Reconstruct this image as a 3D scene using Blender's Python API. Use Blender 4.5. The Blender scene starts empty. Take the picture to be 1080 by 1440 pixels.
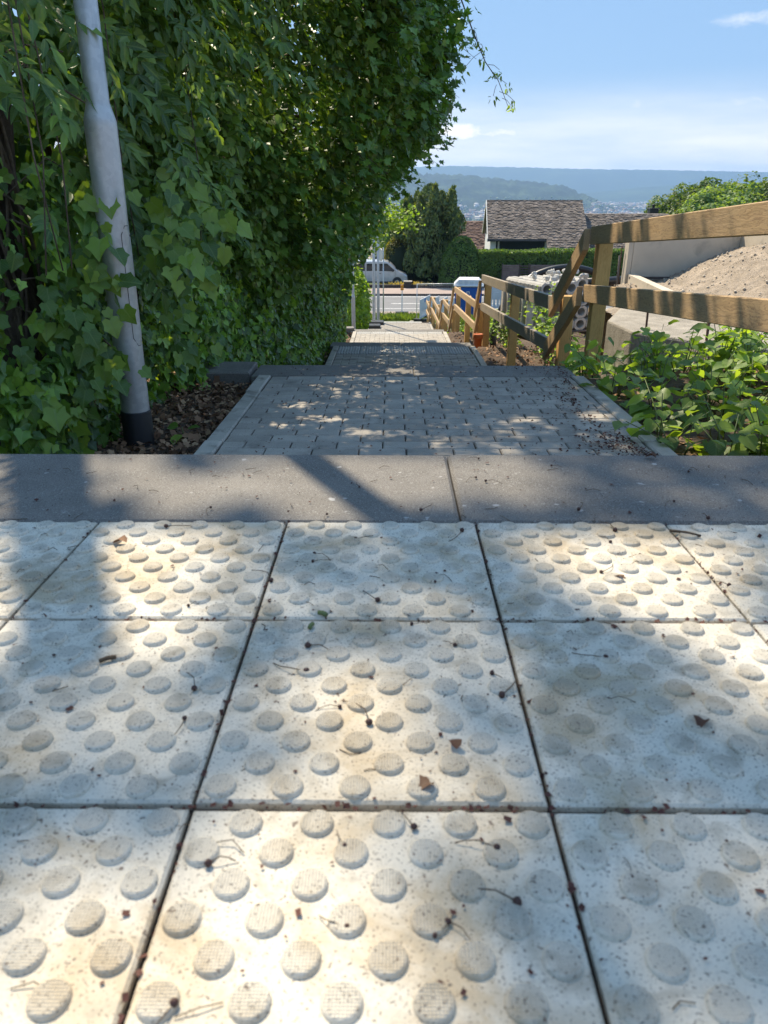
import bpy, bmesh, math, random
import numpy as np
from math import sin, cos, pi, radians, sqrt, atan, atan2
from mathutils import Vector, Matrix

random.seed(7); RNG = np.random.default_rng(11)
S = bpy.context.scene; C = S.collection

# ------------------------------------------------------------------ camera, sky, sun, exposure
FPX = 1040.0; TH = radians(23.75); YAW = radians(0.55)
cd = bpy.data.cameras.new('camera'); cam = bpy.data.objects.new('camera', cd); C.objects.link(cam)
cd.sensor_fit = 'VERTICAL'; cd.sensor_height = 36.0; cd.lens = FPX / 1440 * 36.0
cd.clip_start = 0.02; cd.clip_end = 20000
cam.location = (0, 0, 0)                       # the eye is the origin; the paving lies 0.465 m below it
cam.rotation_euler = (pi / 2 - TH, 0, YAW)
cd.dof.use_dof = True; cd.dof.focus_distance = 3.6; cd.dof.aperture_fstop = 10.0
S.camera = cam

SUN_AZ = radians(27); SUN_EL = radians(51)     # the sun stands ahead, 27 degrees left of the path
SDIR = Vector((-sin(SUN_AZ) * cos(SUN_EL), cos(SUN_AZ) * cos(SUN_EL), sin(SUN_EL)))
sl = bpy.data.lights.new('sun', 'SUN'); sl.energy = 2.7; sl.angle = radians(0.53); sl.color = (1.0, 0.87, 0.66)
so = bpy.data.objects.new('sun', sl); C.objects.link(so); so.rotation_euler = SDIR.to_track_quat('Z', 'Y').to_euler()
so.location = (0, 0, 30)

S.view_settings.view_transform = 'Standard'; S.view_settings.look = 'None'
S.view_settings.exposure = 1.52; S.view_settings.gamma = 1; S.view_settings.use_curve_mapping = False
S.cycles.max_bounces = 10; S.cycles.diffuse_bounces = 5; S.cycles.transmission_bounces = 6
S.cycles.volume_bounces = 1; S.cycles.sample_clamp_indirect = 6; S.cycles.use_denoising = True

W = bpy.data.worlds.new('World'); S.world = W; W.use_nodes = True
def build_world():
    nt = W.node_tree; N = nt.nodes; L = nt.links; N.clear()
    def nd(t, **k):
        n = N.new(t)
        for a, b in k.items(): setattr(n, a, b)
        return n
    def math_(op, a, b=None, clamp=False):
        n = nd('ShaderNodeMath', operation=op); n.use_clamp = clamp
        for i, v in enumerate((a, b)):
            if v is None: continue
            if isinstance(v, (int, float)): n.inputs[i].default_value = v
            else: L.new(v, n.inputs[i])
        return n.outputs[0]
    sky = nd('ShaderNodeTexSky', sky_type='NISHITA'); sky.sun_disc = False
    sky.sun_elevation = SUN_EL; sky.sun_rotation = -SUN_AZ
    sky.altitude = 200; sky.air_density = 1.0; sky.dust_density = 0.15; sky.ozone_density = 2.6
    tc = nd('ShaderNodeTexCoord'); sep = nd('ShaderNodeSeparateXYZ'); L.new(tc.outputs['Generated'], sep.inputs[0])
    x, y, z = sep.outputs
    az = math_('ARCTAN2', x, y); el = math_('ARCSINE', z)
    cmb = nd('ShaderNodeCombineXYZ')
    L.new(math_('MULTIPLY', az, 5.0), cmb.inputs[0]); L.new(math_('MULTIPLY', el, 34.0), cmb.inputs[1])
    n1 = nd('ShaderNodeTexNoise'); n1.inputs['Scale'].default_value = 1.0; n1.inputs['Detail'].default_value = 9; n1.inputs['Roughness'].default_value = 0.58
    L.new(cmb.outputs[0], n1.inputs['Vector'])
    # thin veil low over the horizon, streaked
    def band(lo, hi):
        r = nd('ShaderNodeMapRange'); r.interpolation_type = 'SMOOTHSTEP'
        r.inputs[1].default_value = lo; r.inputs[2].default_value = hi; r.inputs[3].default_value = 1; r.inputs[4].default_value = 0
        L.new(el, r.inputs[0]); return r.outputs[0]
    veil = math_('MULTIPLY', band(0.03, 0.125), math_('ADD', math_('MULTIPLY', n1.outputs[0], 1.3), -0.05, True))
    # small cumulus
    cm2 = nd('ShaderNodeCombineXYZ'); L.new(math_('MULTIPLY', az, 42.0), cm2.inputs[0]); L.new(math_('MULTIPLY', el, 75.0), cm2.inputs[1])
    n2 = nd('ShaderNodeTexNoise'); n2.inputs['Scale'].default_value = 1.0; n2.inputs['Detail'].default_value = 12; n2.inputs['Roughness'].default_value = 0.68; n2.inputs['Distortion'].default_value = 0.5
    L.new(cm2.outputs[0], n2.inputs['Vector'])
    def blob(a0, e0, wa, we, thr, gain):
        da = math_('DIVIDE', math_('SUBTRACT', az, a0), wa); de = math_('DIVIDE', math_('SUBTRACT', el, e0), we)
        r2 = math_('ADD', math_('MULTIPLY', da, da), math_('MULTIPLY', de, de))
        v = math_('SUBTRACT', math_('ADD', math_('SUBTRACT', 1.0, r2), math_('MULTIPLY', n2.outputs[0], 1.6)), thr)
        return math_('MULTIPLY', v, gain, True)
    blobs = [blob(0.080, 0.0605, 0.055, 0.015, 1.18, 1.5), blob(0.128, 0.0585, 0.050, 0.008, 1.28, 1.4), blob(0.40, 0.160, 0.09, 0.013, 1.42, 0.7),
             blob(0.34, 0.085, 0.24, 0.012, 1.30, 0.5), blob(0.25, 0.070, 0.25, 0.010, 1.30, 0.4)]
    # high fair weather streaks over the rest of the sky
    cm3 = nd('ShaderNodeCombineXYZ'); L.new(math_('MULTIPLY', x, 3.0), cm3.inputs[0]); L.new(math_('MULTIPLY', y, 3.0), cm3.inputs[1]); L.new(math_('MULTIPLY', z, 5.0), cm3.inputs[2])
    cl = veil
    for b in blobs: cl = math_('MAXIMUM', cl, b)
    hs = nd('ShaderNodeHueSaturation'); hs.inputs['Saturation'].default_value = 1.1; hs.inputs['Value'].default_value = 1.0
    L.new(sky.outputs[0], hs.inputs['Color'])
    mix = nd('ShaderNodeMix', data_type='RGBA'); L.new(cl, mix.inputs[0])
    even = nd('ShaderNodeMix', data_type='RGBA'); even.inputs[0].default_value = 0.85; L.new(hs.outputs[0], even.inputs[6]); even.inputs[7].default_value = (1.55, 3.2, 6.6, 1)   # flat sky blue added over the dome to brighten the fill light
    L.new(even.outputs[2], mix.inputs[6])
    mix.inputs[7].default_value = (7.4, 8.2, 9.2, 1)
    wb = nd('ShaderNodeMix', data_type='RGBA', blend_type='MULTIPLY'); wb.inputs[0].default_value = 1; L.new(mix.outputs[2], wb.inputs[6]); wb.inputs[7].default_value = (1.20, 1.0, 0.80, 1)   # camera white balance set for the shade
    bg = nd('ShaderNodeBackground'); bg.inputs['Strength'].default_value = 0.060
    L.new(wb.outputs[2], bg.inputs['Color'])
    out = nd('ShaderNodeOutputWorld'); L.new(bg.outputs[0], out.inputs['Surface'])
build_world()

# ------------------------------------------------------------------ helpers
def ray(px, py):
    u = (px - 540) / FPX; v = (py - 720) / FPX
    f = cos(TH) - v * sin(TH); z = -sin(TH) - v * cos(TH)
    return np.array([u * cos(YAW) - f * sin(YAW), u * sin(YAW) + f * cos(YAW), z])
def at(px, py, Y):
    r = ray(px, py); return r * Y / r[1]
def proj(P):
    P = np.atleast_2d(P); X, Y, Z = P[:, 0], P[:, 1], P[:, 2]
    x = X * cos(YAW) + Y * sin(YAW); f = -X * sin(YAW) + Y * cos(YAW)
    d = f * cos(TH) - Z * sin(TH); up = f * sin(TH) + Z * cos(TH); dd = np.where(np.abs(d) < 1e-3, 1e-3, d)
    return 540 + FPX * x / dd, 720 - FPX * up / dd, d

def link(o, parent=None):
    C.objects.link(o)
    if parent is not None: o.parent = parent
    return o
def tag(o, label=None, cat=None, group=None, kind=None):
    if label: o['label'] = label
    if cat: o['category'] = cat
    if group: o['group'] = group
    if kind: o['kind'] = kind
    return o
def empty(name, loc=(0, 0, 0), rot=(0, 0, 0)):
    o = bpy.data.objects.new(name, None); C.objects.link(o); o.location = loc; o.rotation_euler = rot; o.empty_display_size = 0.1
    return o
def structure(name, label, loc=(0, 0, 0), rot=(0, 0, 0)):
    return tag(empty(name, loc, rot), label, None, None, 'structure')
def thing(name, label, cat, loc=(0, 0, 0), rot=(0, 0, 0), group=None):
    return tag(empty(name, loc, rot), label, cat, group)
def copy_tree(o, parent=None):
    c = o.copy(); C.objects.link(c)
    if parent is not None: c.parent = parent
    for ch in list(o.children): copy_tree(ch, c)
    return c

class MB:
    def __init__(s): s.v = []; s.f = []; s.m = []; s.sm = []
    def add(s, vs, fs, m=0, smooth=False):
        b = len(s.v); s.v += [tuple(p) for p in vs]
        for f in fs: s.f.append([i + b for i in f]); s.m.append(m); s.sm.append(smooth)
        return s
    def box(s, lo, hi, ch=0.0, m=0, top_only=False):
        (x0, y0, z0), (x1, y1, z1) = lo, hi
        if ch <= 0:
            vs = [(x0,y0,z0),(x1,y0,z0),(x1,y1,z0),(x0,y1,z0),(x0,y0,z1),(x1,y0,z1),(x1,y1,z1),(x0,y1,z1)]
            return s.add(vs, [(0,3,2,1),(4,5,6,7),(0,1,5,4),(1,2,6,5),(2,3,7,6),(3,0,4,7)], m)
        def ringz(z, i): return [(x0+i,y0+i,z),(x1-i,y0+i,z),(x1-i,y1-i,z),(x0+i,y1-i,z)]
        rs = [ringz(z0, 0), ringz(z1 - ch, 0), ringz(z1, ch)]
        if not top_only: rs = [ringz(z0, ch), ringz(z0 + ch, 0)] + rs[1:]
        vs = sum(rs, []); fs = [(3,2,1,0)]
        for k in range(len(rs) - 1):
            for j in range(4): fs.append((k*4+j, k*4+(j+1)%4, (k+1)*4+(j+1)%4, (k+1)*4+j))
        n = (len(rs)-1)*4; fs.append((n, n+1, n+2, n+3))
        return s.add(vs, fs, m)
    def lathe(s, prof, c=(0,0,0), seg=16, m=0, smooth=True, axis=None):
        vs = []; fs = []; n = len(prof)
        M = Matrix.Identity(3) if axis is None else Vector((0,0,1)).rotation_difference(Vector(axis)).to_matrix()
        for (r, z) in prof:
            for k in range(seg):
                p = M @ Vector((r*cos(2*pi*k/seg), r*sin(2*pi*k/seg), z)); vs.append((p.x+c[0], p.y+c[1], p.z+c[2]))
        for i in range(n-1):
            for k in range(seg): fs.append((i*seg+k, i*seg+(k+1)%seg, (i+1)*seg+(k+1)%seg, (i+1)*seg+k))
        s.add(vs, fs, m, smooth); s.add(vs[:seg], [tuple(range(seg))[::-1]], m); return s.add(vs[-seg:], [tuple(range(seg))], m)
    def tube(s, pts, r, seg=8, m=0, smooth=True, r1=None):
        pts = [Vector(p) for p in pts]; n = len(pts); vs = []; fs = []
        up = Vector((0.13, 0.21, 1)).normalized()
        for i, p in enumerate(pts):
            t = (pts[min(i+1, n-1)] - pts[max(i-1, 0)]).normalized()
            a = t.cross(up)
            if a.length < 0.05: a = t.cross(Vector((1, 0, 0)))
            a.normalize(); b = t.cross(a)
            rr = r[i] if isinstance(r, (list, tuple)) else (r if r1 is None else r + (r1 - r) * i / (n - 1))
            for k in range(seg):
                q = p + a * (rr * cos(2*pi*k/seg)) + b * (rr * sin(2*pi*k/seg)); vs.append(tuple(q))
        for i in range(n-1):
            for k in range(seg): fs.append((i*seg+k, i*seg+(k+1)%seg, (i+1)*seg+(k+1)%seg, (i+1)*seg+k))
        fs.append(tuple(range(seg))[::-1]); fs.append(tuple((n-1)*seg+k for k in range(seg)))
        return s.add(vs, fs, m, smooth)
    def prism(s, poly, a0, a1, axis='y', m=0):
        n = len(poly)
        def P(p, a): return {'y': (p[0], a, p[1]), 'z': (p[0], p[1], a), 'x': (a, p[0], p[1])}[axis]
        vs = [P(p, a0) for p in poly] + [P(p, a1) for p in poly]
        fs = [tuple(range(n)), tuple(range(2*n-1, n-1, -1))] + [(i, i+n, (i+1)%n+n, (i+1)%n) for i in range(n)]
        return s.add(vs, fs, m)
    def mesh(s, name):
        me = bpy.data.meshes.new(name); me.from_pydata(s.v, [], s.f)
        me.polygons.foreach_set('material_index', s.m); me.polygons.foreach_set('use_smooth', s.sm); me.update()
        bm = bmesh.new(); bm.from_mesh(me); bmesh.ops.recalc_face_normals(bm, faces=bm.faces); bm.to_mesh(me); bm.free()
        return me
    def build(s, name, mats, parent=None, loc=(0,0,0), bevel=0):
        me = s.mesh(name)
        for mt in (mats if isinstance(mats, (list, tuple)) else [mats]): me.materials.append(mt)
        o = bpy.data.objects.new(name, me); link(o, parent); o.location = loc
        if bevel:
            b = o.modifiers.new('bevel', 'BEVEL'); b.width = bevel; b.segments = 2; b.limit_method = 'ANGLE'; b.angle_limit = radians(35)
        return o
def mesh_obj(name, me, parent=None, loc=(0,0,0), rot=(0,0,0), scale=(1,1,1)):
    o = bpy.data.objects.new(name, me); link(o, parent); o.location = loc; o.rotation_euler = rot; o.scale = scale; return o

def fast_mesh(name, V, F, mat, smooth=False, luv=None):
    """V (n,3) float, F (m,k) int with k constant."""
    me = bpy.data.meshes.new(name); n, k = F.shape
    me.vertices.add(len(V)); me.vertices.foreach_set('co', np.ascontiguousarray(V, np.float32).ravel())
    me.loops.add(n * k); me.loops.foreach_set('vertex_index', np.ascontiguousarray(F, np.int32).ravel())
    me.polygons.add(n); me.polygons.foreach_set('loop_start', np.arange(0, n * k, k, dtype=np.int32))
    if smooth: me.polygons.foreach_set('use_smooth', np.ones(n, bool))
    if luv is not None:
        at_ = me.attributes.new('leaf_xy', 'FLOAT_VECTOR', 'POINT'); at_.data.foreach_set('vector', np.ascontiguousarray(luv, np.float32).ravel())
    me.update(calc_edges=True); me.materials.append(mat); return me

def norm(a): return a / np.maximum(np.linalg.norm(a, axis=-1, keepdims=True), 1e-9)
def wob(P, f=1.0, seed=0):
    """cheap smooth 3-d noise in -1..1"""
    r = np.random.default_rng(seed); o = np.zeros(len(P))
    for k in range(7):
        w = r.normal(size=3) * f * (0.6 + 0.35 * k); o += np.sin(P @ w + r.uniform(0, 6.28)) / (1 + 0.35 * k)
    return o / 3.2

# ------------------------------------------------------------------ materials
def M_(name): 
    m = bpy.data.materials.new(name); m.use_nodes = True; nt = m.node_tree; nt.nodes.clear(); return m, nt
class NT:
    def __init__(s, nt): s.nt = nt; s.N = nt.nodes; s.L = nt.links
    def nd(s, t, **k):
        n = s.N.new(t)
        for a, b in k.items(): setattr(n, a, b)
        return n
    def set(s, sock, v):
        if isinstance(v, (int, float)): sock.default_value = v
        elif isinstance(v, tuple): sock.default_value = v if len(v) == 4 or sock.type == 'VECTOR' else v + (1,)
        else: s.L.new(v, sock)
    def math(s, op, a, b=0.0, clamp=False):
        n = s.nd('ShaderNodeMath', operation=op); n.use_clamp = clamp; s.set(n.inputs[0], a); s.set(n.inputs[1], b); return n.outputs[0]
    def coord(s, kind='pos', scale=(1,1,1)):
        if kind == 'pos': o = s.nd('ShaderNodeNewGeometry').outputs['Position']
        else: o = s.nd('ShaderNodeTexCoord').outputs['Object']
        mp = s.nd('ShaderNodeMapping'); mp.inputs['Scale'].default_value = scale; s.L.new(o, mp.inputs['Vector']); return mp.outputs[0]
    def noise(s, co, scale, detail=5, rough=0.55, dist=0.0):
        n = s.nd('ShaderNodeTexNoise'); s.L.new(co, n.inputs['Vector']); n.inputs['Scale'].default_value = scale
        n.inputs['Detail'].default_value = detail; n.inputs['Roughness'].default_value = rough; n.inputs['Distortion'].default_value = dist; return n.outputs[0]
    def vor(s, co, scale, out='Distance'):
        n = s.nd('ShaderNodeTexVoronoi'); s.L.new(co, n.inputs['Vector']); n.inputs['Scale'].default_value = scale; return n.outputs[out]
    def ramp(s, v, stops):
        n = s.nd('ShaderNodeValToRGB'); e = n.color_ramp.elements
        while len(e) < len(stops): e.new(0.5)
        for i, (p, c) in enumerate(stops): e[i].position = p; e[i].color = tuple(c) + (1,) if len(c) == 3 else c
        s.set(n.inputs[0], v); return n.outputs[0]
    def maprange(s, v, a, b, c, d):
        n = s.nd('ShaderNodeMapRange'); s.set(n.inputs[0], v)
        for i, q in enumerate((a, b, c, d)): n.inputs[i+1].default_value = q
        return n.outputs[0]
    def mix(s, f, a, b, blend='MIX'):
        n = s.nd('ShaderNodeMix', data_type='RGBA', blend_type=blend); s.set(n.inputs[0], f); s.set(n.inputs[6], a); s.set(n.inputs[7], b); return n.outputs[2]
    def rnd(s, island=True):
        a = s.nd('ShaderNodeObjectInfo').outputs['Random']
        if not island: return a
        b = s.nd('ShaderNodeNewGeometry').outputs['Random Per Island']
        return s.math('FRACT', s.math('ADD', a, b))
    def bump(s, h, strength=0.3, dist=0.01):
        n = s.nd('ShaderNodeBump'); s.set(n.inputs['Height'], h); n.inputs['Strength'].default_value = strength; n.inputs['Distance'].default_value = dist; return n.outputs[0]
    def pbr(s, col, rough=0.8, metal=0.0, normal=None, spec=0.4, trans=0.0, out=True, coat=0.0):
        p = s.nd('ShaderNodeBsdfPrincipled'); s.set(p.inputs['Base Color'], col); s.set(p.inputs['Roughness'], rough); s.set(p.inputs['Metallic'], metal)
        p.inputs['Specular IOR Level'].default_value = spec; p.inputs['Transmission Weight'].default_value = trans; p.inputs['Coat Weight'].default_value = coat
        if normal is not None: s.L.new(normal, p.inputs['Normal'])
        if out: s.out(p.outputs[0])
        return p.outputs[0]
    def out(s, sh):
        o = s.nd('ShaderNodeOutputMaterial'); s.L.new(sh, o.inputs['Surface'])

def rough_mat(name, c, var=0.25, scale=8, rough=0.85, bump=0.3, bdist=0.004, fine=120, kind='pos', speck=None, objvar=0.0, metal=0.0, spec=0.35, stretch=(1,1,1), dirt=None):
    m, nt = M_(name); n = NT(nt); co = n.coord(kind, stretch)
    a = n.noise(co, scale, 6, 0.6); b = n.noise(co, fine, 4, 0.65)
    t = n.math('ADD', n.math('MULTIPLY', a, 0.65), n.math('MULTIPLY', b, 0.35))
    lo = tuple(x * (1 - var) for x in c); hi = tuple(min(1, x * (1 + var)) for x in c)
    col = n.ramp(t, [(0.32, lo), (0.68, hi)])
    if objvar:
        k = n.maprange(n.nd('ShaderNodeObjectInfo').outputs['Random'], 0, 1, 1 - objvar, 1 + objvar)
        mm = n.nd('ShaderNodeVectorMath', operation='SCALE'); n.L.new(col, mm.inputs[0]); n.L.new(k, mm.inputs['Scale']); col = mm.outputs[0]
    if dirt:
        d = n.maprange(n.noise(co, dirt[1], 5, 0.62, 0.4), dirt[2], dirt[2] + 0.13, 0, dirt[3]); col = n.mix(d, col, dirt[0])
    if speck:
        for (sc, thr, cc, am) in speck:
            v = n.maprange(n.noise(co, sc, 2, 0.5), thr, thr + 0.05, 0, am); col = n.mix(v, col, cc)
    h = n.math('ADD', n.math('MULTIPLY', a, 0.5), b)
    n.pbr(col, rough, metal, n.bump(h, bump, bdist), spec); return m
def flat_mat(name, c, rough=0.5, metal=0.0, spec=0.5, coat=0.0, trans=0.0):
    m, nt = M_(name); n = NT(nt); co = n.coord('obj')
    k = n.noise(co, 3.0, 4); col = n.ramp(k, [(0.3, tuple(x*0.86 for x in c)), (0.7, tuple(min(1, x*1.1) for x in c))])
    n.pbr(col, rough, metal, None, spec, trans, True, coat); return m
def leaf_mat(name, cols, trans=0.35, rough=0.42, tr_col=None, spec=0.45, veins=0.0):
    m, nt = M_(name); n = NT(nt)
    r = n.rnd(True); k = len(cols)
    col = n.ramp(r, [(i / max(1, k - 1), c) for i, c in enumerate(cols)])
    co = n.coord('pos'); w = n.maprange(n.noise(co, 1.3, 3), 0.3, 0.7, 0.72, 1.3)
    mm = n.nd('ShaderNodeVectorMath', operation='SCALE'); n.L.new(col, mm.inputs[0]); n.L.new(w, mm.inputs['Scale']); col = mm.outputs[0]; nrm = None
    if veins:
        a = n.nd('ShaderNodeAttribute', attribute_name='leaf_xy'); sx = n.nd('ShaderNodeSeparateXYZ'); n.L.new(a.outputs['Vector'], sx.inputs[0]); ax = n.math('ABSOLUTE', sx.outputs[0])
        mid = n.maprange(ax, 0.012, 0.04, 1, 0); side = n.math('SINE', n.math('MULTIPLY', n.math('SUBTRACT', sx.outputs[1], n.math('MULTIPLY', ax, 0.9)), 42.0)); side = n.maprange(side, 0.80, 1.0, 0, 0.55)
        v = n.math('MAXIMUM', mid, side); col = n.mix(n.math('MULTIPLY', v, veins), col, (0.22, 0.30, 0.10)); nrm = n.bump(n.math('SUBTRACT', n.noise(co, 60, 2), v), 0.35, 0.0015)
    p = n.pbr(col, rough, 0, nrm, spec, 0, False)
    t = n.nd('ShaderNodeBsdfTranslucent')
    hs = n.nd('ShaderNodeMix', data_type='RGBA', blend_type='MULTIPLY'); hs.inputs[0].default_value = 1.0
    n.L.new(col, hs.inputs[6]); hs.inputs[7].default_value = (tr_col or (2.1, 1.9, 0.55)) + (1,)
    n.L.new(hs.outputs[2], t.inputs['Color'])
    mx = n.nd('ShaderNodeMixShader'); mx.inputs[0].default_value = trans; n.L.new(p, mx.inputs[1]); n.L.new(t.outputs[0], mx.inputs[2])
    n.out(mx.outputs[0]); return m

def tile_material():
    m, nt = M_('white tactile concrete'); n = NT(nt); co = n.coord('pos'); ob = n.nd('ShaderNodeTexCoord').outputs['Object']
    base = n.ramp(n.noise(co, 9, 5, 0.6), [(0.3, (0.62, 0.565, 0.465)), (0.7, (0.75, 0.69, 0.58))])
    fine = n.noise(co, 260, 3, 0.6)
    base = n.mix(n.maprange(fine, 0.5, 0.7, 0, 0.35), base, (0.42, 0.39, 0.34))
    st = n.maprange(n.noise(co, 7.5, 6, 0.65, 0.7), 0.47, 0.64, 0, 0.75); base = n.mix(st, base, (0.43, 0.33, 0.20))
    st2 = n.maprange(n.noise(co, 21, 5, 0.65, 0.5), 0.53, 0.68, 0, 0.7); base = n.mix(st2, base, (0.36, 0.32, 0.25))
    sp = n.maprange(n.noise(co, 430, 2, 0.5), 0.62, 0.67, 0, 0.8); base = n.mix(sp, base, (0.09, 0.07, 0.06))
    sp2 = n.maprange(n.noise(co, 150, 2, 0.5), 0.70, 0.73, 0, 0.8); base = n.mix(sp2, base, (0.12, 0.08, 0.06))
    sx = n.nd('ShaderNodeSeparateXYZ'); n.L.new(ob, sx.inputs[0])
    gx = n.math('SINE', n.math('MULTIPLY', sx.outputs[0], 2*pi/0.0024)); gy = n.math('SINE', n.math('MULTIPLY', sx.outputs[1], 2*pi/0.0024))
    knurl = n.math('MULTIPLY', n.math('ADD', gx, gy), 0.5)
    mask = n.maprange(sx.outputs[2], 0.0038, 0.0042, 0, 1)
    h = n.math('ADD', n.math('MULTIPLY', n.math('MULTIPLY', knurl, mask), 0.55), n.math('MULTIPLY', fine, 0.5))
    base = n.mix(n.math('MULTIPLY', n.math('MULTIPLY', mask, n.maprange(knurl, -0.6, 0.5, 0.9, 0.0)), 0.2), base, (0.33, 0.30, 0.25))
    k = n.maprange(n.nd('ShaderNodeObjectInfo').outputs['Random'], 0, 1, 0.93, 1.05)
    mm = n.nd('ShaderNodeVectorMath', operation='SCALE'); n.L.new(base, mm.inputs[0]); n.L.new(k, mm.inputs['Scale'])
    n.pbr(mm.outputs[0], 0.72, 0, n.bump(h, 0.75, 0.0017), 0.4); return m
def wood_mat(name, c, dark, gray=0.0):
    m, nt = M_(name); n = NT(nt); co = n.coord('obj', (0.9, 9, 9)); co2 = n.coord('obj', (1, 1, 1)); pos = n.coord('pos')
    wob_ = n.noise(co, 4.5, 5, 0.55, 1.2)
    ring = n.math('FRACT', n.math('MULTIPLY', wob_, 7.0))
    col = n.ramp(ring, [(0.0, c), (0.65, tuple(x*0.86 for x in c)), (0.95, dark), (1.0, c)])
    fine = n.noise(n.coord('obj', (3, 120, 120)), 1.6, 3, 0.6)
    col = n.mix(n.maprange(fine, 0.4, 0.75, 0, 0.35), col, dark)
    kn = n.maprange(n.vor(n.coord('obj', (1.6, 7, 7)), 0.8), 0.03, 0.09, 0.8, 0); col = n.mix(kn, col, tuple(x*0.4 for x in dark))
    if gray: col = n.mix(n.maprange(n.noise(n.coord('obj', (1.2, 6, 6)), 3, 5), 0.25, 0.7, gray*0.55, gray), col, (0.23, 0.22, 0.205))
    col = n.mix(n.maprange(n.noise(pos, 6, 4), 0.55, 0.8, 0, 0.3), col, tuple(x*0.6 for x in dark))
    n.pbr(col, 0.72, 0, n.bump(n.math('ADD', fine, ring), 0.25, 0.0015), 0.3); return m
def galv_mat(name):
    m, nt = M_(name); n = NT(nt); co = n.coord('obj', (1, 1, 0.35)); co2 = n.coord('obj', (1, 1, 1))
    v = n.vor(co2, 55, 'Color'); v1 = n.nd('ShaderNodeSeparateColor'); n.L.new(v, v1.inputs[0])
    a = n.noise(co, 14, 6, 0.6); t = n.math('ADD', n.math('MULTIPLY', a, 0.7), n.math('MULTIPLY', v1.outputs[0], 0.14)); t = n.math('ADD', t, 0.12)
    col = n.ramp(t, [(0.3, (0.45, 0.455, 0.455)), (0.6, (0.62, 0.62, 0.61)), (0.8, (0.72, 0.71, 0.69))])
    st = n.maprange(n.noise(n.coord('obj', (3, 3, 0.5)), 7, 5, 0.6), 0.62, 0.78, 0, 0.35); col = n.mix(st, col, (0.25, 0.25, 0.24))
    n.pbr(col, n.maprange(a, 0.3, 0.7, 0.36, 0.54), 0.6, n.bump(a, 0.08, 0.002), 0.5); return m

MT = {}
MT['tile'] = tile_material()
MT['joint'] = rough_mat('joint soil', (0.055, 0.042, 0.032), 0.5, 30, 0.95, 0.8, 0.004, 300, dirt=((0.10, 0.055, 0.03), 60, 0.55, 0.8))
MT['slab'] = rough_mat('anthracite step concrete', (0.178, 0.163, 0.146), 0.24, 5, 0.82, 0.35, 0.0015, 420, objvar=0.06,
                       speck=[(430, 0.585, (0.38, 0.37, 0.35), 0.6), (330, 0.61, (0.035, 0.033, 0.03), 0.7), (36, 0.70, (0.55, 0.54, 0.52), 0.6)], dirt=((0.24, 0.225, 0.20), 4.5, 0.55, 0.55))
MT['paver'] = rough_mat('grey paver concrete', (0.36, 0.325, 0.28), 0.20, 9, 0.88, 0.4, 0.0015, 330, objvar=0.16,
                        speck=[(300, 0.62, (0.46, 0.44, 0.41), 0.5), (240, 0.62, (0.08, 0.075, 0.07), 0.6)], dirt=((0.11, 0.10, 0.09), 5, 0.56, 0.5))
MT['kerb'] = rough_mat('kerb concrete', (0.42, 0.385, 0.33), 0.25, 7, 0.9, 0.5, 0.002, 260, objvar=0.1,
                       speck=[(300, 0.67, (0.08, 0.075, 0.07), 0.7)], dirt=((0.10, 0.085, 0.07), 6, 0.55, 0.6))
MT['rib'] = rough_mat('pale ribbed concrete', (0.40, 0.39, 0.37), 0.2, 8, 0.88, 0.4, 0.0015, 300, objvar=0.08)
MT['soil'] = rough_mat('soil', (0.115, 0.082, 0.058), 0.5, 2.5, 0.95, 0.9, 0.03, 40)
MT['wood'] = wood_mat('fresh pine', (0.70, 0.43, 0.16), (0.52, 0.28, 0.085))
MT['woodrail'] = wood_mat('sawn pine rail', (0.66, 0.435, 0.20), (0.33, 0.19, 0.08), 0.35)
MT['woodgrey'] = wood_mat('weathered shade grey pine', (0.60, 0.47, 0.32), (0.34, 0.26, 0.17), 0.7)  # weathering plus the grey of tree shade, both put into the colour
MT['galv'] = galv_mat('galvanised steel')
MT['black'] = flat_mat('black plastic sleeve', (0.018, 0.018, 0.02), 0.45)
MT['groove'] = flat_mat('dark gap', (0.04, 0.04, 0.045), 0.9)
MT['bark'] = rough_mat('bark', (0.105, 0.075, 0.055), 0.5, 9, 0.95, 1.0, 0.02, 60, 'pos', stretch=(1, 1, 0.25))
MT['vine'] = rough_mat('vine stem', (0.17, 0.125, 0.09), 0.4, 20, 0.9, 0.8, 0.006, 90)
MT['twig'] = rough_mat('twig', (0.10, 0.07, 0.045), 0.4, 30, 0.9, 0.4, 0.002, 120)
MT['ivy'] = leaf_mat('ivy leaf', [(0.053, 0.109, 0.028), (0.094, 0.183, 0.036), (0.16, 0.303, 0.043), (0.316, 0.5, 0.076)], 0.25, 0.28, veins=0.45)
MT['ivybig'] = leaf_mat('pale ivy leaf', [(0.072, 0.137, 0.027), (0.122, 0.226, 0.036), (0.203, 0.321, 0.048), (0.285, 0.402, 0.073)], 0.25, 0.36, veins=0.45)
MT['climb'] = leaf_mat('climber leaflet', [(0.056, 0.116, 0.037), (0.091, 0.174, 0.048), (0.131, 0.232, 0.055), (0.204, 0.342, 0.061)], 0.3, 0.4, veins=0.45)
MT['hazel'] = leaf_mat('round leaf', [(0.074, 0.134, 0.023), (0.112, 0.197, 0.03), (0.164, 0.268, 0.039), (0.257, 0.365, 0.056)], 0.24, 0.45, (1.7, 1.75, 0.55), veins=0.45)
MT['maple'] = leaf_mat('maple leaf', [(0.053, 0.123, 0.023), (0.082, 0.178, 0.03), (0.133, 0.249, 0.037), (0.181, 0.334, 0.051)], 0.24, 0.42, (1.7, 1.75, 0.55), veins=0.45)
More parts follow.
